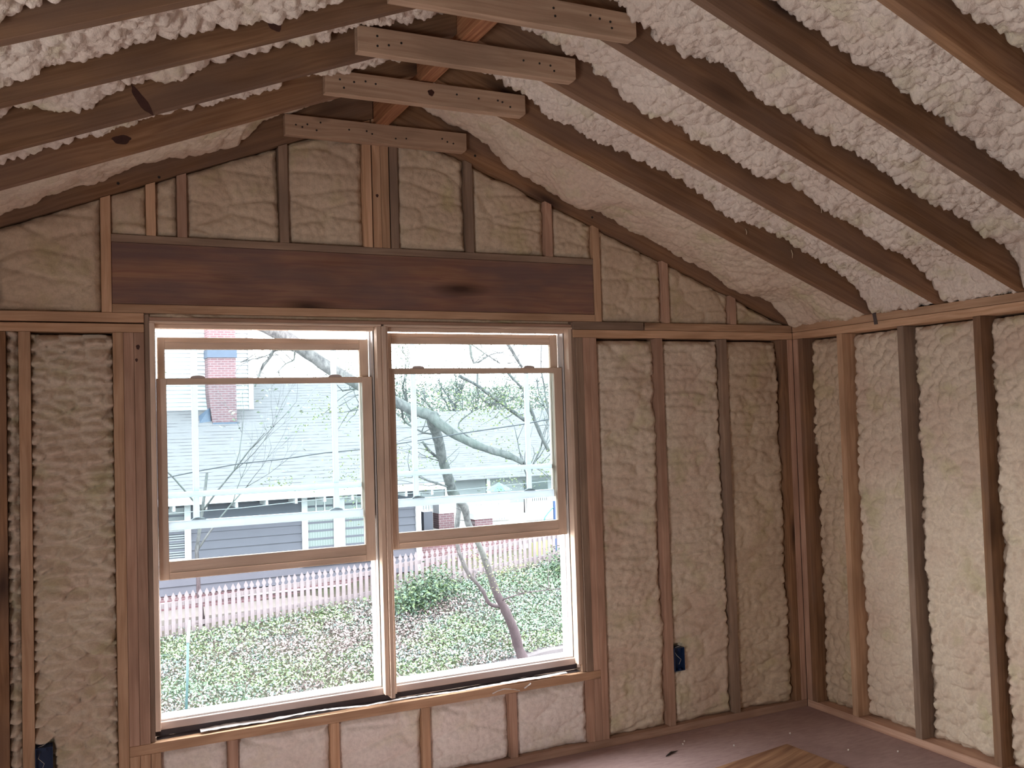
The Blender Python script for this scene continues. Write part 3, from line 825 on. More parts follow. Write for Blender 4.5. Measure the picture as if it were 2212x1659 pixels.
ebox(-.4295, -.3700, .315, .432, -.012, 'blue electrical box with loose wires at the bottom left of the photo')
st = prism('framing_strap', [(-.612, 2.034), (-.590, 2.034), (-.586, 2.062), (-.578, 2.100), (-.600, 2.100), (-.606, 2.066)], XR-.0022, XR-.0002, M['steel'], plane='yz',
      label='small grey metal strap nailed over the right top plates', cat='strap')
th = math.radians(9.1)
cx_, cy_ = 2.817, -.427
dx, dy = Vector((-math.cos(th), -math.sin(th), 0)), Vector((math.sin(th)*.4, -1, 0)).normalized()
P0 = Vector((cx_, cy_, 0)); P1 = P0+dx*1.15; P2 = P1+dy*1.2; P3 = P0+dy*1.2
fr = Matrix.Translation(P0) @ Matrix.Rotation(math.radians(200), 4, 'Z')
o = mesh_obj('plywood_sheet', [tuple(p+Vector((0, 0, .0005))) for p in (P0, P1, P2, P3)]+[tuple(p+Vector((0, 0, .0115))) for p in (P0, P1, P2, P3)], [f[::-1] for f in BOXF], M['plywood'], None, fr)
tag(o, 'loose plywood offcut lying on the floor near the corner', 'plywood')
tubes('wood_splinter', [([(2.235, -.255, .004), (2.28, -.232, .006), (2.325, -.222, .004)], [.002, .006, .001])], M['nail'], label='dark splinter lying on the floor near the window wall', cat='splinter')
rnd = random.Random(4)
FB = [(2.43, -.13), (2.40, -.16), (3.02, -.62), (3.20, -.75), (2.95, -.30), (2.60, -.30)]
FBL = ['pale foam crumb on the floor under the blue box bay', 'second pale crumb beside it under the blue box bay', 'foam crumb on the floor in front of the plywood',
       'foam crumb near the right wall bottom plate', 'foam crumb on the floor close to the corner', 'foam crumb between plywood and window wall']
for (x, y), lb in zip(FB, FBL):
    bm = bmesh.new(); bmesh.ops.create_icosphere(bm, subdivisions=2, radius=.0042)
    for v in bm.verts: v.co *= rnd.uniform(.7, 1.3); v.co += Vector((x, y, .0048))
    me = bpy.data.meshes.new('foam_crumb'); bm.to_mesh(me); bm.free(); me.materials.append(M['foam_pale'])
    o = bpy.data.objects.new('foam_crumb', me); COL.objects.link(o); tag(o, lb, 'crumb', 'foam crumbs on the floor')
# ================================================================== outside the window
def brick_mat(name, c1, c2, mortar, sc_, bw, bh, plane='xz', msize=0.02):
    g = NT(name)
    sp = g.n('ShaderNodeSeparateXYZ'); g.l(g.coords(), sp.inputs[0])
    cb = g.n('ShaderNodeCombineXYZ')
    g.l(sp.outputs[0], cb.inputs[0]); g.l(sp.outputs[2 if plane == 'xz' else 1], cb.inputs[1])
    b = g.n('ShaderNodeTexBrick')
    g.l(cb.outputs[0], b.inputs['Vector'])
    g.set(b, 'Scale', sc_); g.set(b, 'Brick Width', bw); g.set(b, 'Row Height', bh); g.set(b, 'Mortar Size', msize); g.set(b, 'Bias', 0.0)
    for k, c in (('Color1', c1), ('Color2', c2), ('Mortar', mortar)): b.inputs[k].default_value = (*c, 1)
    return g.done(b.outputs['Color'], 0.85, 0.15)
M['brick'] = brick_mat('red_brick', (0.098, 0.054, 0.060), (0.078, 0.045, 0.052), (0.125, 0.105, 0.11), 1.0, 0.14, 0.047, msize=0.006)
def shingle_mat():
    g = NT('roof_shingles'); v = g.coords()
    sp = g.n('ShaderNodeSeparateXYZ'); g.l(v, sp.inputs[0])
    row = g.math('FRACT', g.math('MULTIPLY', sp.outputs[1], 1/0.14))
    msk = g.noise(g.mapping(v, (3.2, 14, 1)), 1.0, 2, 0.6)
    ln = g.math('MULTIPLY', g.math('LESS_THAN', row, 0.16), g.ramp(msk, [(0.40, 0.0), (0.56, 1.0)]))
    col = g.mix(g.noise(g.mapping(v, (2, 7, 1)), 2.0, 2), (0.082, 0.077, 0.084), (0.100, 0.094, 0.098))
    return g.done(g.mix(g.math('MULTIPLY', ln, 0.8), col, (0.022, 0.019, 0.024)), 0.9, 0.1)
M['shingle'] = shingle_mat()
M['siding'] = plain('blue_grey_siding', (0.052, 0.054, 0.068), 0.6, 0.2, 0.12, 3)
M['siding_pale'] = plain('pale_siding', (0.27, 0.28, 0.29), 0.6, 0.2, 0.04)
M['trimw'] = plain('white_exterior_trim', (0.34, 0.34, 0.35), 0.6)
M['capblue'] = plain('blue_grey_metal', (0.03226, 0.04516, 0.07097), 0.5, 0.3, 0.15)
M['paneg'] = plain('greenish_pane', (0.05161, 0.06774, 0.06774), 0.2, 0.5, 0.15, 4)
M['paned'] = plain('dark_pane', (0.02419, 0.02742, 0.03387), 0.2, 0.5, 0.2, 4)
def blind_mat(name, a, b, sc_):
    g = NT(name)
    sp = g.n('ShaderNodeSeparateXYZ'); g.l(g.coords(), sp.inputs[0])
    f = g.math('FRACT', g.math('MULTIPLY', sp.outputs[2], sc_))
    return g.done(g.mix(g.ramp(f, [(0.45, 0.0), (0.55, 1.0)]), a, b), 0.5)
M['blind_dark'] = blind_mat('open_blind', (0.01613, 0.01935, 0.02581), (0.1452, 0.1548, 0.1613), 24)
M['blind_pale'] = blind_mat('closed_blind', (0.129, 0.1484, 0.1452), (0.09677, 0.1194, 0.1161), 20)
M['picket'] = plain('weathered_picket', (0.108, 0.094, 0.100), 0.8, 0.2, 0.22, 9)
def bark_mat(name, a, b, moss, low=(0.055, 0.032, 0.038)):
    g = NT(name); v = g.coords()
    n1 = g.noise(g.mapping(v, (4, 4, 1.5)), 5, 5, 0.7)
    n2 = g.noise(v, 2.2, 3)
    col = g.mix(g.ramp(n1, [(0.35, 0.0), (0.65, 1.0)]), a, b)
    col = g.mix(g.ramp(n2, [(0.5, 0.0), (0.65, 0.5)]), col, moss)
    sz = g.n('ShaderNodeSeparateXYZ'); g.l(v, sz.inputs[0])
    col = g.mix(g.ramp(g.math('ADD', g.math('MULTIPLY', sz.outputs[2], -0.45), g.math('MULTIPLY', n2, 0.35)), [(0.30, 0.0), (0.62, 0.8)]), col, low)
    g.bump(n1, 0.8, 0.02)
    return g.done(col, 0.9, 0.1)
M['bark'] = bark_mat('grey_bark', (0.032, 0.032, 0.034), (0.088, 0.086, 0.086), (0.066, 0.078, 0.070), (0.046, 0.032, 0.037))
M['bark_red'] = bark_mat('purple_brown_bark', (0.02419, 0.01613, 0.01774), (0.04839, 0.03226, 0.03387), (0.03548, 0.03871, 0.03226))
M['barkfar'] = bark_mat('distant_bark', (0.05161, 0.05323, 0.05645), (0.08387, 0.08387, 0.0871), (0.07742, 0.0871, 0.07742), (0.075, 0.075, 0.078))
M['stone'] = plain('pale_stone', (0.06935, 0.06452, 0.06774), 0.9, 0.1, 0.45, 5)
M['wire'] = plain('black_wire', (0.01613, 0.01774, 0.02258), 0.6)
M['wirew'] = plain('pale_wire', (0.1065, 0.1129, 0.1194), 0.6)
M['stake'] = plain('teal_stake', (0.03226, 0.06452, 0.06774), 0.5)
def leaf_mat(name, attr='tint'):
    g = NT(name)
    a = g.n('ShaderNodeVertexColor'); a.layer_name = attr
    m = g.done(a.outputs['Color'], 0.6, 0.3)
    return m
M['leaf'] = leaf_mat('leaf_tints')
def soil_mat():
    g = NT('leaf_litter_soil'); v = g.coords()
    a = g.noise(v, 14, 5, 0.7); b = g.noise(v, 1.1, 3)
    col = g.mix(g.ramp(a, [(0.35, 0), (0.65, 1)]), (0.030, 0.030, 0.027), (0.06452, 0.05323, 0.04516))
    col = g.mix(g.ramp(b, [(0.45, 0), (0.6, 0.6)]), col, (0.03226, 0.04839, 0.01935))
    return g.done(col, 0.95, 0.05)
M['soil'] = soil_mat()
M['lawn'] = plain('far_lawn', (0.06452, 0.07419, 0.04194), 0.9, 0.1, 0.3, 2)
M['patio'] = plain('pale_patio', (0.1161, 0.1065, 0.1), 0.8, 0.1, 0.1, 3)

ZFX = [-6, 1.15, 4.47, 5.0, 5.9, 7.1, 8.19, 12]
ZFZ = [-1.95, -1.69, -1.50, -1.42, -1.36, -1.24, -1.16, -1.0]
zf = lambda x: np.interp(x, ZFX, ZFZ)
ZWX = [-6, 3.3, 3.97, 4.68, 5.42, 5.96, 6.6, 12]
ZWZ = [-2.20, -2.15, -2.127, -2.098, -2.054, -1.95, -1.92, -1.80]
zw = lambda x: np.interp(x, ZWX, ZWZ)
def gz(x, y):
    t = (12-y)/3.0
    b = zf(x)+(zw(x)-zf(x))*np.clip(t, 0, 1)
    b = b + np.where(t > 1, -(t-1)*3*0.16, 0)
    return b
def grid_mesh(name, X, Y, Z, mat, **k):
    nx, ny = X.shape
    P = np.stack([X, Y, Z], -1).reshape(-1, 3)
    idx = np.arange(nx*ny).reshape(nx, ny)
    q = np.stack([idx[:-1, :-1], idx[1:, :-1], idx[1:, 1:], idx[:-1, 1:]], -1).reshape(-1, 4)
    return tag(mesh_obj(name, P, q.tolist(), mat, None, None, True), **k)
X, Y = np.meshgrid(np.linspace(-6, 12, 140), np.linspace(9.0, 14.2, 60), indexing='ij')
Z = gz(X, Y)+0.05*fbm(X*2, Y*2, 5)
grid_mesh('ground', X, Y, Z, M['soil'], kind='structure')
X, Y = np.meshgrid(np.linspace(-6, 3.9, 60), np.linspace(3.0, 9.02, 30), indexing='ij')
grid_mesh('ground', X, Y, gz(X, Y)+0.03*fbm(X*2, Y*2, 5), M['soil'], kind='structure')
mesh_obj('ground', *box_vf(-14, 22, 0.4, 9.0, -3.5, -3.25), M['patio'])['kind'] = 'structure'
mesh_obj('ground', *box_vf(-30, 45, 14.2, 80, -1.9, -1.65), M['lawn'])['kind'] = 'structure'
mesh_obj('path', *box_vf(-5, 7.0, 12.75, 13.6, -1.75, -1.53), M['patio'])['kind'] = 'structure'

# retaining wall of stone along the toe of the bank
xs = np.linspace(3.35, 11.5, 70)
V, F = [], []
for i, x in enumerate(xs):
    j = .025*fbm(np.array([x*3.0]), np.array([2.0]), 3)[0]*2
    k = .02*fbm(np.array([x*6.0]), np.array([7.0]), 9)[0]*2
    zt2 = float(zw(x))+.03+j
    for zz, yy in ((-3.25, 8.80), (-2.9, 8.79+k), (zt2-.3, 8.82-k), (zt2-.02, 8.86), (zt2, 8.90), (zt2, 9.08), (-3.25, 9.10)):
        V.append((x, yy, zz))
for i in range(len(xs)-1):
    for q in range(7):
        F.append((7*i+q, 7*i+(q+1) % 7, 7*i+7+(q+1) % 7, 7*i+7+q))
F += [tuple(range(6, -1, -1)), tuple(range(7*len(xs)-7, 7*len(xs)))]
tag(mesh_obj('retaining_wall', V, F, M['stone'], None, None, False), kind='structure')

def leaves(name, pts, sizes, cols, mat, parent=None, seed=0, up=0.5, **k):
    r = np.random.RandomState(seed)
    n = len(pts)
    nrm = r.normal(size=(n, 3)); nrm[:, 2] = np.abs(nrm[:, 2])+up; nrm /= np.linalg.norm(nrm, axis=1)[:, None]
    a = np.cross(nrm, r.normal(size=(n, 3))); a /= np.linalg.norm(a, axis=1)[:, None]
    b = np.cross(nrm, a)
    s = np.asarray(sizes)[:, None]
    P = np.stack([pts-a*s, pts-b*s*.55+nrm*s*.15, pts+a*s, pts+b*s*.55+nrm*s*.15], 1).reshape(-1, 3)
    me = bpy.data.meshes.new(name)
    me.vertices.add(4*n); me.vertices.foreach_set('co', P.ravel())
    me.loops.add(4*n); me.loops.foreach_set('vertex_index', np.arange(4*n))
    me.polygons.add(n); me.polygons.foreach_set('loop_start', np.arange(n)*4); me.polygons.foreach_set('loop_total', np.full(n, 4))
    me.update()
    ca = me.color_attributes.new('tint', 'FLOAT_COLOR', 'POINT')
    cc = np.ones((4*n, 4)); cc[:, :3] = np.repeat(cols, 4, axis=0)
    ca.data.foreach_set('color', cc.ravel())
    me.materials.append(mat)
    o = bpy.data.objects.new(name, me); COL.objects.link(o)
    if parent is not None:
        o.parent = parent; o.matrix_basis = parent.matrix_world.inverted()
    return tag(o, **k)
r = np.random.RandomState(7)
n = 78000
lx = r.uniform(0.3, 9.3, n); ly = 12.0-(3.05*r.uniform(0, 1, n))
m_ = lx < 3.6
ly[m_] = 12.0-4.6*r.uniform(0, 1, m_.sum())
lz = gz(lx, ly)+0.05*fbm(lx*2, ly*2, 5)+np.abs(r.normal(0, .05, n))+.10*np.clip(fbm(lx*1.3, ly*1.3, 33)+.1, 0, 1)
t1 = fbm(lx*.55, ly*.9, 41)+0.10*(lx-4.3)/3+.03
t2 = fbm(lx*1.1, ly*1.4, 55)
pal = np.array([(0.06452, 0.04516, 0.04032), (0.08387, 0.06452, 0.06129), (0.03226, 0.05161, 0.04839), (0.04194, 0.08065, 0.03871), (0.05484, 0.0871, 0.02903), (0.01774, 0.03226, 0.01774), (0.09677, 0.1032, 0.07742)])
w1 = r.uniform(-.22, .22, n)
idx = np.where(t1+w1 > .06, 3, np.where(t1+w1 > -.06, 2, np.where(w1 > 0, 0, 1)))
idx = np.where((t2 > .12) & (r.uniform(0, 1, n) < .7), 4, idx)
idx = np.where(r.uniform(0, 1, n) < .17, 5, idx)
idx = np.where(r.uniform(0, 1, n) < .10, 6, idx)
cols = (pal[idx]*1.45+np.array((0.030, .032, .038)))*r.uniform(.75, 1.3, (n, 1))
leaves('ivy', np.stack([lx, ly, lz], 1), r.uniform(.012, .030, n), cols, M['leaf'], seed=3, kind='stuff', label='ivy and leaf litter covering the bank below the picket fence', cat='ivy')
# taller shrub clump by the second stem
n = 3800
c = np.array([(5.15, 11.3, -1.25), (5.5, 11.4, -1.15), (4.9, 11.2, -1.4), (8.1, 11.4, -1.05)])[r.randint(0, 4, n)]
p = c+r.normal(0, 1, (n, 3))*np.array((.20, .2, .13))
leaves('shrub', p, r.uniform(.018, .04, n), np.array([(0.03548, 0.06774, 0.04516), (0.05161, 0.08387, 0.03548), (0.01935, 0.03548, 0.02258)])[r.randint(0, 3, n)]*r.uniform(.8, 1.25, (n, 1)), M['leaf'], seed=9,
       label='leafy green shrub growing against the picket fence behind the stems', cat='shrub')

# ---- picket fence
fn = empty('picket_fence', (4.6, 12.0, -1.6)); tag(fn, 'weathered pointed picket fence along the top of the bank', 'fence')
PH = .735
prof = [(-.031, 0), (.031, 0), (.031, PH-.150), (.017, PH-.128), (.017, PH-.112), (.036, PH-.078), (.030, PH-.055), (0, PH), (-.030, PH-.055), (-.036, PH-.078), (-.017, PH-.112), (-.017, PH-.128), (-.031, PH-.150)]
npk = 74
rnd = random.Random(12)
pm = None
for i in range(npk):
    x = 1.152+.1025*(i-2)
    z = float(zf(x))
    if pm is None:
        pm = prism('picket', prof, -.008, .008, M['picket'], parent=None)
        o = pm
    else:
        o = pm.copy(); COL.objects.link(o)
    o.parent = fn
    o.matrix_basis = fn.matrix_world.inverted() @ Matrix.Translation((x, 12.0, z-.02+rnd.uniform(-.006, .006))) @ Matrix.Rotation(rnd.uniform(-.015, .015), 4, 'Y')
xs = np.linspace(.85, 8.75, 40)
for dz in (.17, .52):
    pts = [(x, 12.030, float(zf(x))+dz) for x in xs]
    V, F = [], []
    for p_ in pts:
        V += [(p_[0], 12.0095, p_[2]-.035), (p_[0], 12.045, p_[2]-.035), (p_[0], 12.045, p_[2]+.035), (p_[0], 12.0095, p_[2]+.035)]
    for i in range(len(pts)-1):
        for q in range(4): F.append((4*i+q, 4*i+(q+1) % 4, 4*i+4+(q+1) % 4, 4*i+4+q))
    F += [(3, 2, 1, 0), tuple(range(4*len(pts)-4, 4*len(pts)))]
    mesh_obj('rail', V, F, M['picket'], fn)

# ---- neighbour's house
hs = empty('neighbor_house', (3.0, 14.0, -1.6)); tag(hs, 'blue grey house with white trim and pale shingle roof beyond the fence', 'house')
def siding(name, x0, x1, z0, z1, y, exp, mat, parent):
    V, F = [], []
    z = z0
    n = 0
    while z < z1-1e-4:
        zt3 = min(z+exp, z1)
        V += [(x0, y-.034, z), (x1, y-.034, z), (x1, y-.002, zt3), (x0, y-.002, zt3), (x0, y-.002, z), (x1, y-.002, z)]
        b = 6*n
        F += [(b, b+1, b+2, b+3), (b+4, b+5, b+1, b)]
        n += 1; z = zt3
    return mesh_obj(name, V, F, mat, parent)
ZSB = -1.34
box('wall', -3.0, 6.10, 14.0, 21.9, ZSB-.001, .42, M['siding'], hs)
siding('siding', -3.0, 6.10, ZSB, .42, 13.998, .155, M['siding'], hs)
box('foundation', -3.0, 6.05, 14.015, 21.8, -1.75, ZSB-.002, M['brick'], hs)
box('drain_pipe', -3.0, 6.05, 13.97, 14.0, -1.485, -1.455, M['trimw'], hs)
box('foundation_vent', 2.98, 3.26, 14.0, 14.0145, -1.455, -1.345, M['paned'], hs)
box('corner_board', 6.06, 6.17, 13.945, 14.03, ZSB, .42, M['trimw'], hs)
def hwin(x0, x1, z0, z1, zm, up, lo, mull=1):
    box('window_trim', x0-.11, x0, 13.945, 13.985, z0-.10, z1+.10, M['trimw'], hs)
    box('window_trim', x1, x1+.11, 13.945, 13.985, z0-.10, z1+.10, M['trimw'], hs)
    box('window_trim', x0, x1, 13.945, 13.985, z1, z1+.10, M['trimw'], hs)
    box('window_trim', x0, x1, 13.940, 13.985, z0-.10, z0, M['trimw'], hs)
    box('window_trim', x0, x1, 13.955, 13.985, zm-.03, zm+.03, M['trimw'], hs)
    box('window_pane', x0, x1, 13.972, 13.984, zm+.03, z1, up, hs)
    box('window_pane', x0, x1, 13.972, 13.984, z0, zm-.03, lo, hs)
    for i in range(mull):
        xm = x0+(x1-x0)*(i+1)/(mull+1)
        box('muntin', xm-.012, xm+.012, 13.955, 13.971, zm+.03, z1, M['trimw'], hs)
hwin(1.10, 1.665, -.69, .31, -.14, M['paned'], M['blind_dark'], 1)
hwin(3.89, 4.39, -.95, .31, -.14, M['paneg'], M['blind_pale'], 2)
hwin(4.61, 5.09, -.95, .31, -.14, M['paneg'], M['blind_pale'], 1)
EY, EZ, RYY, RZ = 13.35, .44, 18.0, 2.72
def rprism(name, poly_yz, x0, x1, mat, parent, frame=None):
    return prism(name, poly_yz, x0, x1, mat, frame, parent, plane='yz')
ra = math.atan2(RZ-EZ, RYY-EY)
frr = Matrix.Translation((0, EY, EZ)) @ Matrix.Rotation(ra, 4, 'X')
rprism('roof_front', [(EY, EZ), (RYY, RZ), (RYY, RZ-.08), (EY, EZ-.08)], -3.4, 6.45, M['shingle'], hs, frr)
frr2 = Matrix.Translation((0, 22.65, EZ)) @ Matrix.Rotation(-ra, 4, 'X')
rprism('roof_back', [(22.65, EZ), (22.65, EZ-.08), (RYY+.001, RZ-.08), (RYY+.001, RZ)], -3.4, 6.45, M['shingle'], hs, frr2)
box('fascia', -3.4, 6.45, EY-.03, EY-.001, EZ-.14, EZ-.01, M['trimw'], hs)
for i in range(12):
    xx = .35+.53*i
    box('rafter_tail', xx, xx+.045, EY+.02, 13.95, EZ-.24, EZ-.09, M['trimw'], hs, 'y')
rprism('gable_wall', [(14.1, .42), (21.9, .42), (18.0, RZ-.09)], 6.0, 6.08, M['siding_pale'], hs)
rz = lambda y: EZ+(y-EY)*(RZ-EZ)/(RYY-EY)
rprism('dormer', [(16.6, rz(16.6)-.05), (16.6, 4.1), (19.5, 4.1), (19.5, 1.6)], .2, 3.36, M['siding_pale'], hs)
siding('dormer_siding', .2, 3.36, rz(16.6)-.02, 4.1, 16.598, .085, M['siding_pale'], hs)
box('dormer_trim', 3.30, 3.40, 16.55, 16.60, rz(16.6)-.05, 4.1, M['trimw'], hs, 'z')
ch = prism('chimney', [(2.485, 1.60), (2.955, 1.60), (2.955, 4.6), (2.405, 4.6), (2.405, 2.35)], 16.0, 16.5, M['brick'], None, hs)
box('chimney_band', 2.39, 2.975, 15.97, 16.53, 3.07, 3.24, M['capblue'], ch)
box('chimney_flashing', 2.47, 2.975, 15.93, 16.0, 1.655, 1.74, M['capblue'], ch)
mesh_obj('roof_cricket', [(2.22, 16.0, rz(16.0)+.0), (2.45, 16.05, rz(16.0)+.02), (2.43, 16.1, rz(16.1)+.26), (2.24, 16.3, rz(16.3)), (2.45, 16.4, rz(16.4))],
         [(0, 1, 2), (0, 2, 3), (2, 1, 4), (2, 4, 3), (0, 3, 4, 1)], M['capblue'], hs)

# ---- second house and patio to the right
h2 = empty('distant_house', (11, 20, -1.6)); tag(h2, 'pale house with low hipped shingle roof behind the leaning tree', 'house')
box('wall', 8.6, 15.8, 20.6, 26, -1.65, -.02, M['siding_pale'], h2)
V = [(8.0, 20.0, 0), (16.2, 20.0, .0), (16.2, 30.0, 0), (8.0, 30.0, 0), (10.6, 25, 1.95), (12.9, 25, 1.95)]
mesh_obj('roof', V, [(0, 1, 5, 4), (1, 2, 5), (2, 3, 4, 5), (3, 0, 4), (3, 2, 1, 0)], M['shingle'], h2)
for xx in (9.1, 10.35, 11.6, 12.9):
    box('porch_post', xx, xx+.10, 20.1, 20.2, -1.65, -.01, M['trimw'], h2, 'z')
box('window_pane', 11.75, 12.5, 20.57, 20.599, -.8, -.15, M['paneg'], h2)
h3 = empty('white_house', (18, 30, -1.6)); tag(h3, 'white gabled house far right behind the bare branches', 'house')
box('wall', 17.5, 25, 33, 39, -1.65, .9, M['trimw'], h3)
rprism('roof', [(32.4, .85), (36, 2.1), (39.6, .85)], 17.1, 25.4, M['shingle'], h3)
mesh_obj('ground', *box_vf(6.3, 15, 14.3, 19.5, -1.65, -.66), M['patio'])['kind'] = 'structure'
box('patio_wall', 6.25, 8.45, 14.18, 14.299, -1.66, -.60, M['brick'], label='red brick patio wall glimpsed between the right pickets', cat='wall')
def rail_fence(name, x0, x1, y, z0, z1, sp, bw, slope, label, group=None):
    t = empty(name, ((x0+x1)/2, y, z0)); tag(t, label, 'fence')
    for zz in (z0+.03, z1-.03):
        V = [(x0, y-.02, zz-.03), (x1, y-.02, zz-.03+slope), (x1, y+.02, zz-.03+slope), (x0, y+.02, zz-.03)]
        V += [(a, b, c+.05) for a, b, c in V]
        mesh_obj('rail', V, BOXF, M['trimw'], t)
    n = int((x1-x0)/sp)
    ref = None
    for i in range(n+1):
        x = x0+.03+i*sp
        if x > x1-.03: break
        if ref is None:
            ref = box('baluster', -bw/2, bw/2, -.012, .012, 0, z1-z0, M['trimw'], t, 'z'); o = ref
        else:
            o = ref.copy(); COL.objects.link(o)
        o.parent = t
        base = frame_for('z', (0, 0, 0))
        o.matrix_basis = t.matrix_world.inverted() @ Matrix.Translation((x, y-.03, z0+slope*(x-x0)/(x1-x0))) @ base
    return t
rail_fence('deck_railing', 7.83, 8.86, 15.5, -.64, -.20, .062, .030, .0, 'white baluster railing right of the twin stems')
rail_fence('deck_railing', 6.68, 7.02, 15.6, -.50, -.12, .062, .030, .0, 'short white railing left of the brick pier')
rail_fence('garden_fence', 8.98, 9.80, 15.0, -.64, -.10, .050, .022, .0, 'white slatted garden fence seen through the lower right glass corner')
p_ = empty('brick_pier', (7.07, 15.0, -.66)); tag(p_, 'red brick pier with a white block on top', 'pier')
box('pier_body', 6.89, 7.24, 14.85, 15.2, -.66, -.335, M['brick'], p_)
box('pier_cap', 6.90, 7.28, 14.84, 15.21, -.334, -.03, M['trimw'], p_)
p_ = empty('brick_bench', (7.76, 14.6, -.66)); tag(p_, 'low brick bench with a white top on the patio', 'bench')
box('bench_base', 7.55, 7.96, 14.45, 14.8, -.66, -.47, M['brick'], p_)
box('bench_top', 7.52, 8.0, 14.42, 14.83, -.469, -.35, M['trimw'], p_)
box('storage_box', 6.50, 6.70, 14.7, 15.0, -.66, -.26, M['siding'], label='grey storage box beside the corner of the blue grey house', cat='box')
M['slide_blue'] = plain('blue_play_plastic', (0.01935, 0.03871, 0.09677), 0.5)
M['slide_teal'] = plain('teal_play_plastic', (0.03871, 0.1226, 0.1226), 0.5)
M['slide_yellow'] = plain('yellow_play_plastic', (0.1355, 0.1452, 0.06452), 0.5)
tubes('play_hoop', [([(8.69, 13.5, -.60), (8.72, 13.5, -.44), (8.80, 13.5, -.35), (8.89, 13.5, -.27), (9.02, 13.5, -.20)], .014)], M['slide_teal'], label='teal curved play hoop at the right end of the fence', cat='play hoop')
box('play_post', 8.93, 8.99, 13.45, 13.52, -1.2, -.10, M['slide_blue'], axis='z', bev=.008, label='blue plastic play post right behind the teal hoop', cat='post')
box('play_board', 8.22, 8.62, 13.1, 13.2, -1.35, -.82, M['slide_yellow'], bev=.01, label='yellow green play board behind the right end of the fence', cat='play board')
ub = empty('patio_umbrella', (9.3, 17, -.66)); tag(ub, 'teal patio umbrella standing open before the distant house', 'umbrella')
V = [(9.3, 17, .10)]; n = 8
for i in range(n): V.append((9.3+.34*math.cos(2*math.pi*i/n), 17+.34*math.sin(2*math.pi*i/n), -.09))
mesh_obj('canopy', V, [(0, 1+i, 1+(i+1) % n) for i in range(n)]+[tuple(range(n, 0, -1))], M['slide_teal'], ub)
tubes('pole', [([(9.3, 17, -.66), (9.3, 17, .06)], .02)], M['trimw'], ub)

# ---- trees
LIMB = [(1.77, 7.2, 2.83, .081), (2.04, 7.13, 2.7, .076), (2.32, 7.07, 2.48, .074), (2.58, 7.0, 2.28, .069), (2.92, 6.93, 2.08, .066), (3.33, 6.87, 1.87, .064), (3.52, 6.8, 1.77, .064), (3.71, 6.73, 1.7, .067), (3.78, 6.67, 1.62, .062), (4.0, 6.6, 1.44, .056), (4.33, 6.53, 1.28, .048), (4.62, 6.47, 1.18, .043), (4.79, 6.4, 1.08, .030)]
TRUNK = [(3.76, 6.73, 1.67, .07), (3.81, 6.9, 1.66, .078), (3.89, 7.03, 1.53, .072), (3.98, 7.15, 1.36, .064), (4.07, 7.28, 1.15, .059), (4.18, 7.4, .93, .060), (4.31, 7.53, .69, .061), (4.51, 7.65, .47, .049), (4.61, 7.78, .24, .044), (4.81, 7.9, -.08, .041), (4.96, 8.03, -.33, .045), (5.09, 8.15, -.58, .052), (5.23, 8.28, -.85, .059), (5.38, 8.4, -1.06, .063), (5.54, 8.53, -1.31, .067), (5.67, 8.65, -1.53, .068), (5.79, 8.78, -1.8, .072), (5.91, 8.74, -2.13, .078), (5.99, 8.70, -2.6, .085), (6.02, 8.68, -3.26, .10)]
STEM2 = [(4.30, 7.60, .85, .05), (4.57, 8.3, .62, .045), (4.71, 8.33, .48, .042), (4.7, 8.36, .26, .039), (4.68, 8.38, .05, .036), (4.71, 8.41, -.18, .029), (4.79, 8.44, -.38, .029), (4.89, 8.46, -.57, .03), (5.01, 8.49, -.7, .026), (5.13, 8.52, -.85, .03), (5.19, 8.54, -.98, .03), (5.28, 8.57, -1.06, .026), (5.40, 8.56, -1.09, .03)]
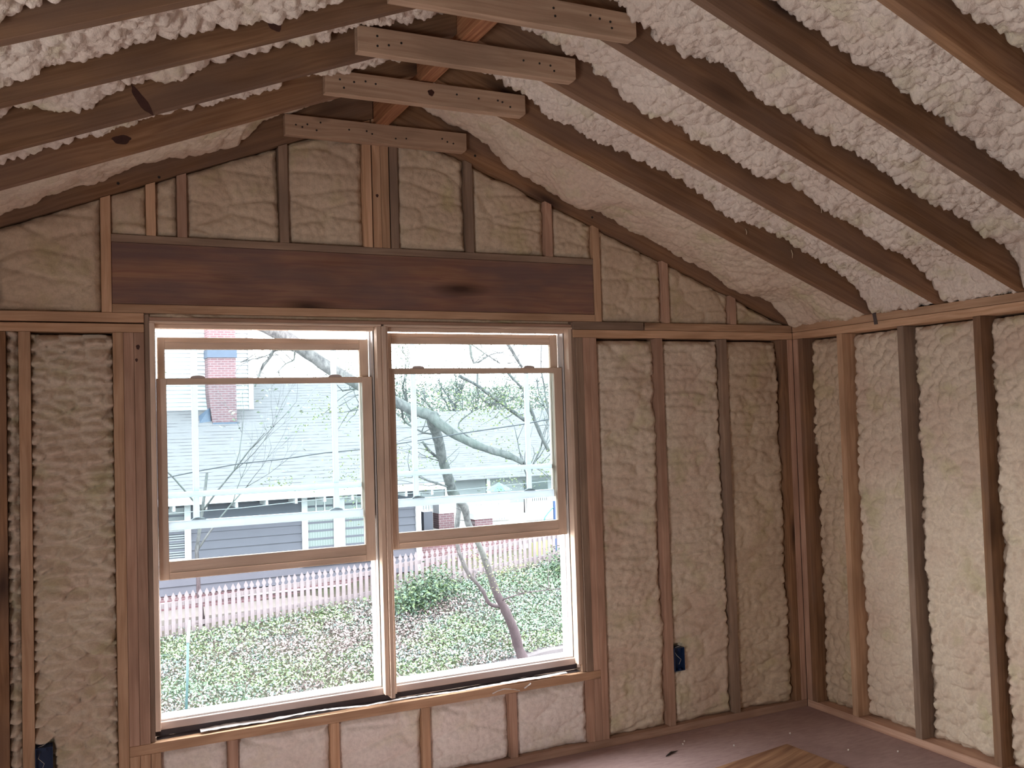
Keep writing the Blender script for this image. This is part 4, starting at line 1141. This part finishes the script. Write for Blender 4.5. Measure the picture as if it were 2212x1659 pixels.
BR = [
 [(4.38, 7.4, 2.21, .021), (4.64, 7.4, 2.08, .021), (4.85, 7.4, 1.93, .025), (4.99, 7.4, 1.84, .025), (5.15, 7.4, 1.72, .028), (5.34, 7.4, 1.59, .025)],
 [(4.65, 7.4, 2.28, .015), (4.64, 7.4, 2.02, .015), (4.71, 7.4, 1.89, .012), (4.81, 7.4, 1.83, .012)],
 [(5.04, 7.4, 2.31, .019), (5.12, 7.4, 2.21, .019), (5.26, 7.4, 2.07, .019), (5.34, 7.4, 1.96, .019), (5.49, 7.4, 1.55, .025), (5.67, 7.4, 1.17, .025)],
 [(4.33, 6.55, 1.30, .012), (4.35, 7.4, 1.53, .009), (4.5, 7.4, 1.7, .009), (4.73, 7.4, 1.8, .009), (4.99, 7.4, 1.84, .012), (5.34, 7.4, 1.95, .006)],
 [(3.40, 6.9, 1.85, .015), (3.52, 7.2, 1.76, .015), (3.62, 7.4, 1.64, .015), (3.80, 7.3, 1.50, .012), (3.92, 7.15, 1.46, .012)],
 [(3.85, 7.4, 1.37, .016), (3.95, 7.4, 1.24, .018), (4.06, 7.4, 1.15, .018), (4.16, 7.4, 1.00, .021)],
 [(3.7, 7.4, .94, .009), (3.79, 7.4, .92, .009), (3.98, 7.4, .84, .012), (4.24, 7.45, .76, .012)],
 [(2.32, 7.1, 2.50, .012), (2.06, 7.4, 2.54, .011), (1.93, 7.4, 2.48, .008), (1.82, 7.4, 2.44, .008), (1.74, 7.4, 2.43, .006), (1.6, 7.4, 2.39, .005)],
 [(2.30, 7.2, 2.60, .014), (2.25, 7.4, 2.53, .011), (2.23, 7.4, 2.42, .011), (2.13, 7.4, 2.37, .008), (2.02, 7.4, 2.26, .006)],
 [(2.04, 7.2, 2.68, .025), (1.99, 7.4, 2.53, .022), (1.93, 7.4, 2.43, .019), (1.86, 7.4, 2.34, .019), (1.82, 7.4, 2.26, .015), (1.76, 7.4, 2.10, .010)],
 [(4.55, 7.4, 2.69, .018), (4.6, 7.4, 2.38, .018), (4.85, 7.4, 2.49, .009), (5.05, 7.4, 2.52, .006)],
 [(5.06, 7.4, 2.69, .022), (5.19, 7.4, 2.49, .022), (5.31, 7.4, 2.31, .019)],
 [(4.58, 7.4, 2.62, .009), (4.78, 7.4, 2.49, .009), (4.98, 7.4, 2.37, .009)],
 [(5.62, 7.4, 2.69, .009), (5.59, 7.4, 2.34, .009), (5.63, 7.4, 2.08, .013), (5.66, 7.4, 1.83, .013), (5.7, 7.4, 1.61, .013)],
 [(5.53, 7.4, 2.18, .009), (5.55, 7.4, 1.96, .009), (5.7, 7.4, 1.64, .009)],
 [(3.20, 7.0, 1.93, .010), (3.06, 7.4, 1.88, .009), (2.93, 7.4, 1.78, .006), (2.58, 7.4, 1.77, .004)],
 [(3.03, 7.0, 2.06, .012), (2.92, 7.4, 2.05, .009), (2.82, 7.4, 2.03, .006)],
 [(5.30, 8.3, -.95, .015), (5.45, 8.1, -.86, .010), (5.6, 7.9, -.80, .009), (5.9, 7.8, -.78, .006), (6.1, 7.7, -.74, .004)],
 [(4.80, 6.4, 1.08, .02), (4.95, 6.5, 1.02, .012), (5.08, 6.6, 1.00, .006)]]
rnd = random.Random(21)
def twigs(base, n, seed):
    rd = random.Random(seed); out = []
    for _ in range(n):
        b = rd.choice(base); i = rd.randrange(len(b)-1); t = rd.random()
        p = Vector(b[i][:3]).lerp(Vector(b[i+1][:3]), t)
        d = Vector((rd.uniform(-1, 1), rd.uniform(-.5, .5), rd.uniform(-.35, 1))).normalized()
        L_ = rd.uniform(.2, .65); pts = [p]; 
        for s in range(4):
            d = (d+Vector((rd.uniform(-.4, .4), rd.uniform(-.3, .3), rd.uniform(-.3, .3)))).normalized()
            pts.append(pts[-1]+d*L_/4)
        out.append((pts, [.0065, .0052, .0042, .0032, .002]))
    return out
tr = empty('leaning_tree', (6.0, 8.68, -3.25)); tag(tr, 'big leaning tree with forked grey limb crossing both windows', 'tree')
sep = lambda L_: ([p[:3] for p in L_], [p[3] for p in L_])
def smooth_line(L_, k=3):
    P = np.array(L_); out = []
    rd = np.random.RandomState(int(abs(P[0, 0])*1000) % 9999)
    for i in range(len(P)-1):
        for j in range(k):
            t = j/k
            p0 = P[max(i-1, 0)]; p1 = P[i]; p2 = P[i+1]; p3 = P[min(i+2, len(P)-1)]
            q = .5*((2*p1)+(-p0+p2)*t+(2*p0-5*p1+4*p2-p3)*t*t+(-p0+3*p1-3*p2+p3)*t**3)
            q = q.copy(); q[3] = max(q[3], .002)*(1+rd.uniform(-.10, .10)); out.append(tuple(q))
    out.append(tuple(P[-1]))
    return out
V, F = [], []
for L_, nn in ((LIMB, 14), (TRUNK, 14), (STEM2, 10)):
    v, f = tube_vf(*sep(smooth_line(L_)), nn)
    F += [tuple(i+len(V) for i in q) for q in f]; V += v
mesh_obj('trunk', V, F, M['bark'], tr, None, True)
for b in BR: tubes('branch', [sep(smooth_line(b))], M['bark'], tr, 7)
tubes('twigs', twigs([LIMB, TRUNK[:10]]+BR, 150, 5), M['bark'], tr, 5)
tr.children[-1]['kind'] = 'stuff'
r = np.random.RandomState(31)
cl = [(5.0, 7.3, 1.85, .25, 500), (4.55, 7.3, 1.75, .28, 420), (3.7, 7.4, 1.1, .22, 260), (2.6, 7.3, 1.75, .22, 260), (5.7, 7.3, 1.0, .20, 360), (2.9, 7.4, 1.0, .22, 260), (2.05, 7.5, .95, .10, 90),
      (4.9, 7.5, 1.2, .22, 200), (5.15, 7.6, .75, .18, 160), (4.1, 7.5, 1.9, .25, 200), (5.25, 7.8, -.45, .25, 260), (4.9, 8.2, -.3, .12, 90), (3.0, 7.4, .62, .2, 120)]
P = np.vstack([np.array(c_[:3])+r.normal(0, 1, (c_[4], 3))*c_[3]*np.array((1, .7, .6)) for c_ in cl])
leaves('foliage', P, r.uniform(.010, .022, len(P)), np.array([(0.09677, 0.1161, 0.03871), (0.08387, 0.1097, 0.05161), (0.1161, 0.1226, 0.05806)])[r.randint(0, 3, len(P))]*r.uniform(.8, 1.2, (len(P), 1)), M['leaf'], tr, 5)
tr.children[-1]['kind'] = 'stuff'

def bare_tree(x, y, z0, h, seed, label, col='barkfar', r0=.12, leafn=900, lean=0.0, tp=.6, group='bare trees beyond the houses'):
    rd = random.Random(seed); out = []; tips = []
    def grow(p, d, L_, rr, lev):
        pts = [p]; rad = [rr]
        for s in range(4):
            d = (d+Vector((rd.uniform(-.18, .18), rd.uniform(-.18, .18), rd.uniform(-.05, .12)))).normalized()
            pts.append(pts[-1]+d*L_/4); rad.append(rr*(1-.12*(s+1)))
        out.append((pts, rad)); 
        if lev == 0: tips.append(pts[-1]); return
        for _ in range(rd.choice((3, 3, 4))):
            i = rd.choice((2, 3, 4))
            nd = (d+Vector((rd.uniform(-.9, .9), rd.uniform(-.7, .7), rd.uniform(-.15, .6)))).normalized()
            grow(pts[i], nd, L_*rd.uniform(.55, .8), rad[i]*tp, lev-1)
    grow(Vector((x, y, z0)), Vector((lean, 0, 1)).normalized(), h*.38, r0, 4)
    t = empty('bare_tree', (x, y, z0)); tag(t, label, 'tree', group)
    tubes('trunk', out, M[col], t, 5)
    t.children[-1]['kind'] = 'stuff'
    if leafn:
        rr_ = np.random.RandomState(seed)
        T = np.array([tuple(q) for q in tips])
        P = T[rr_.randint(0, len(T), leafn)]+rr_.normal(0, h*.035, (leafn, 3))
        leaves('foliage', P, rr_.uniform(.03, .06, leafn)*h/8, np.array([(0.1032, 0.1226, 0.08387), (0.09032, 0.1161, 0.09677), (0.1226, 0.129, 0.09032)])[rr_.randint(0, 3, leafn)], M['leaf'], t, seed)
        t.children[-1]['kind'] = 'stuff'
    return t
for i, (tx, ty, th_, tl) in enumerate(((11.6, 33, 6.5, 'pale bare tree standing behind the left end of the distant hipped roof'),
                                  (14.2, 37, 7.5, 'pale bare tree rising behind the middle of the distant hipped roof'),
                                  (17.2, 36, 7.0, 'pale bare tree behind the right slope of the distant hipped roof'),
                                  (21.5, 42, 8.0, 'farthest pale bare tree at the right edge of the right window'),
                                  (9.2, 30, 6.5, 'leafy pale tree past the ridge end of the blue grey house'))):
    bare_tree(tx, ty, -1.65, th_, i+1, tl, leafn=4200, r0=.24, tp=.72)
r = np.random.RandomState(77)
n = 45000
lx = r.uniform(18.5, 48, n); ly = r.uniform(58, 66, n)
top = 3.2+1.8*(fbm(lx*.16, lx*0, 3)+.3)*2
lz = -1.6+(top+1.6)*r.uniform(0, 1, n)**.8
leaves('treeline', np.stack([lx, ly, lz], 1), r.uniform(.05, .16, n), 1.9*np.array([(.070, .080, .066), (.078, .086, .084), (.060, .066, .060), (.088, .090, .080)])[r.randint(0, 4, n)], M['leaf'], seed=6,
       kind='stuff', label='pale green haze of distant trees beyond all the houses', cat='trees')
bare_tree(1.80, 12.6, -1.75, 7, 8, 'thin bare tree standing in front of the white dormer', 'bark', .045, 150, group='thin trees behind the picket fence')
bare_tree(9.9, 16.8, -.7, 4.5, 9, 'small budding tree by the white garden fence', 'bark', .04, 900, group='thin trees behind the picket fence')

WA = [(-3.5, 6, .55, .006), (.49, 6, 1.12, .006), (.91, 6, 1.19, .006), (1.35, 6, 1.25, .006), (1.73, 6, 1.27, .006), (2.22, 6, 1.32, .006), (2.63, 6, 1.34, .006), (3.27, 6, 1.41, .006), (3.86, 6, 1.48, .007), (4.64, 6, 1.56, .007), (5.24, 6, 1.65, .007), (9, 6, 2.2, .007)]
WB = [(-3.5, 6.5, .76, .004), (.53, 6.5, .74, .004), (1.42, 6.5, .75, .004), (2.33, 6.5, .79, .004), (3.9, 6.5, .79, .004), (5.48, 6.5, .84, .004), (9, 6.5, 1.0, .004)]
WC = [(-3.5, 6.4, .60, .003), (.53, 6.4, .62, .003), (2.4, 6.4, .63, .003), (4.0, 6.4, .66, .003), (9, 6.4, .95, .003)]
tubes('utility_wire', [sep(WA)], M['wire'], label='thick dark wire rising to the right across both windows', cat='wire', group='utility wires outside')
tubes('utility_wire', [sep(WB)], M['wirew'], label='thin pale wire sagging across the dark siding band', cat='wire', group='utility wires outside')
tubes('utility_wire', [sep(WC)], M['wirew'], label='faintest lowest pale wire just above the meeting rail', cat='wire', group='utility wires outside')
sk = tubes('garden_stake', [([(1.018, 8.4, -2.15), (1.05, 8.4, -1.49), (1.065, 8.4, -1.02)], .017)], M['stake'], label='thin teal stake with white tip standing in the ivy at left', cat='stake')
tubes('stake_tip', [([(1.065, 8.4, -1.0195), (1.075, 8.4, -.9), (1.09, 8.4, -.75)], [.022, .020, .010])], M['trimw'], sk)
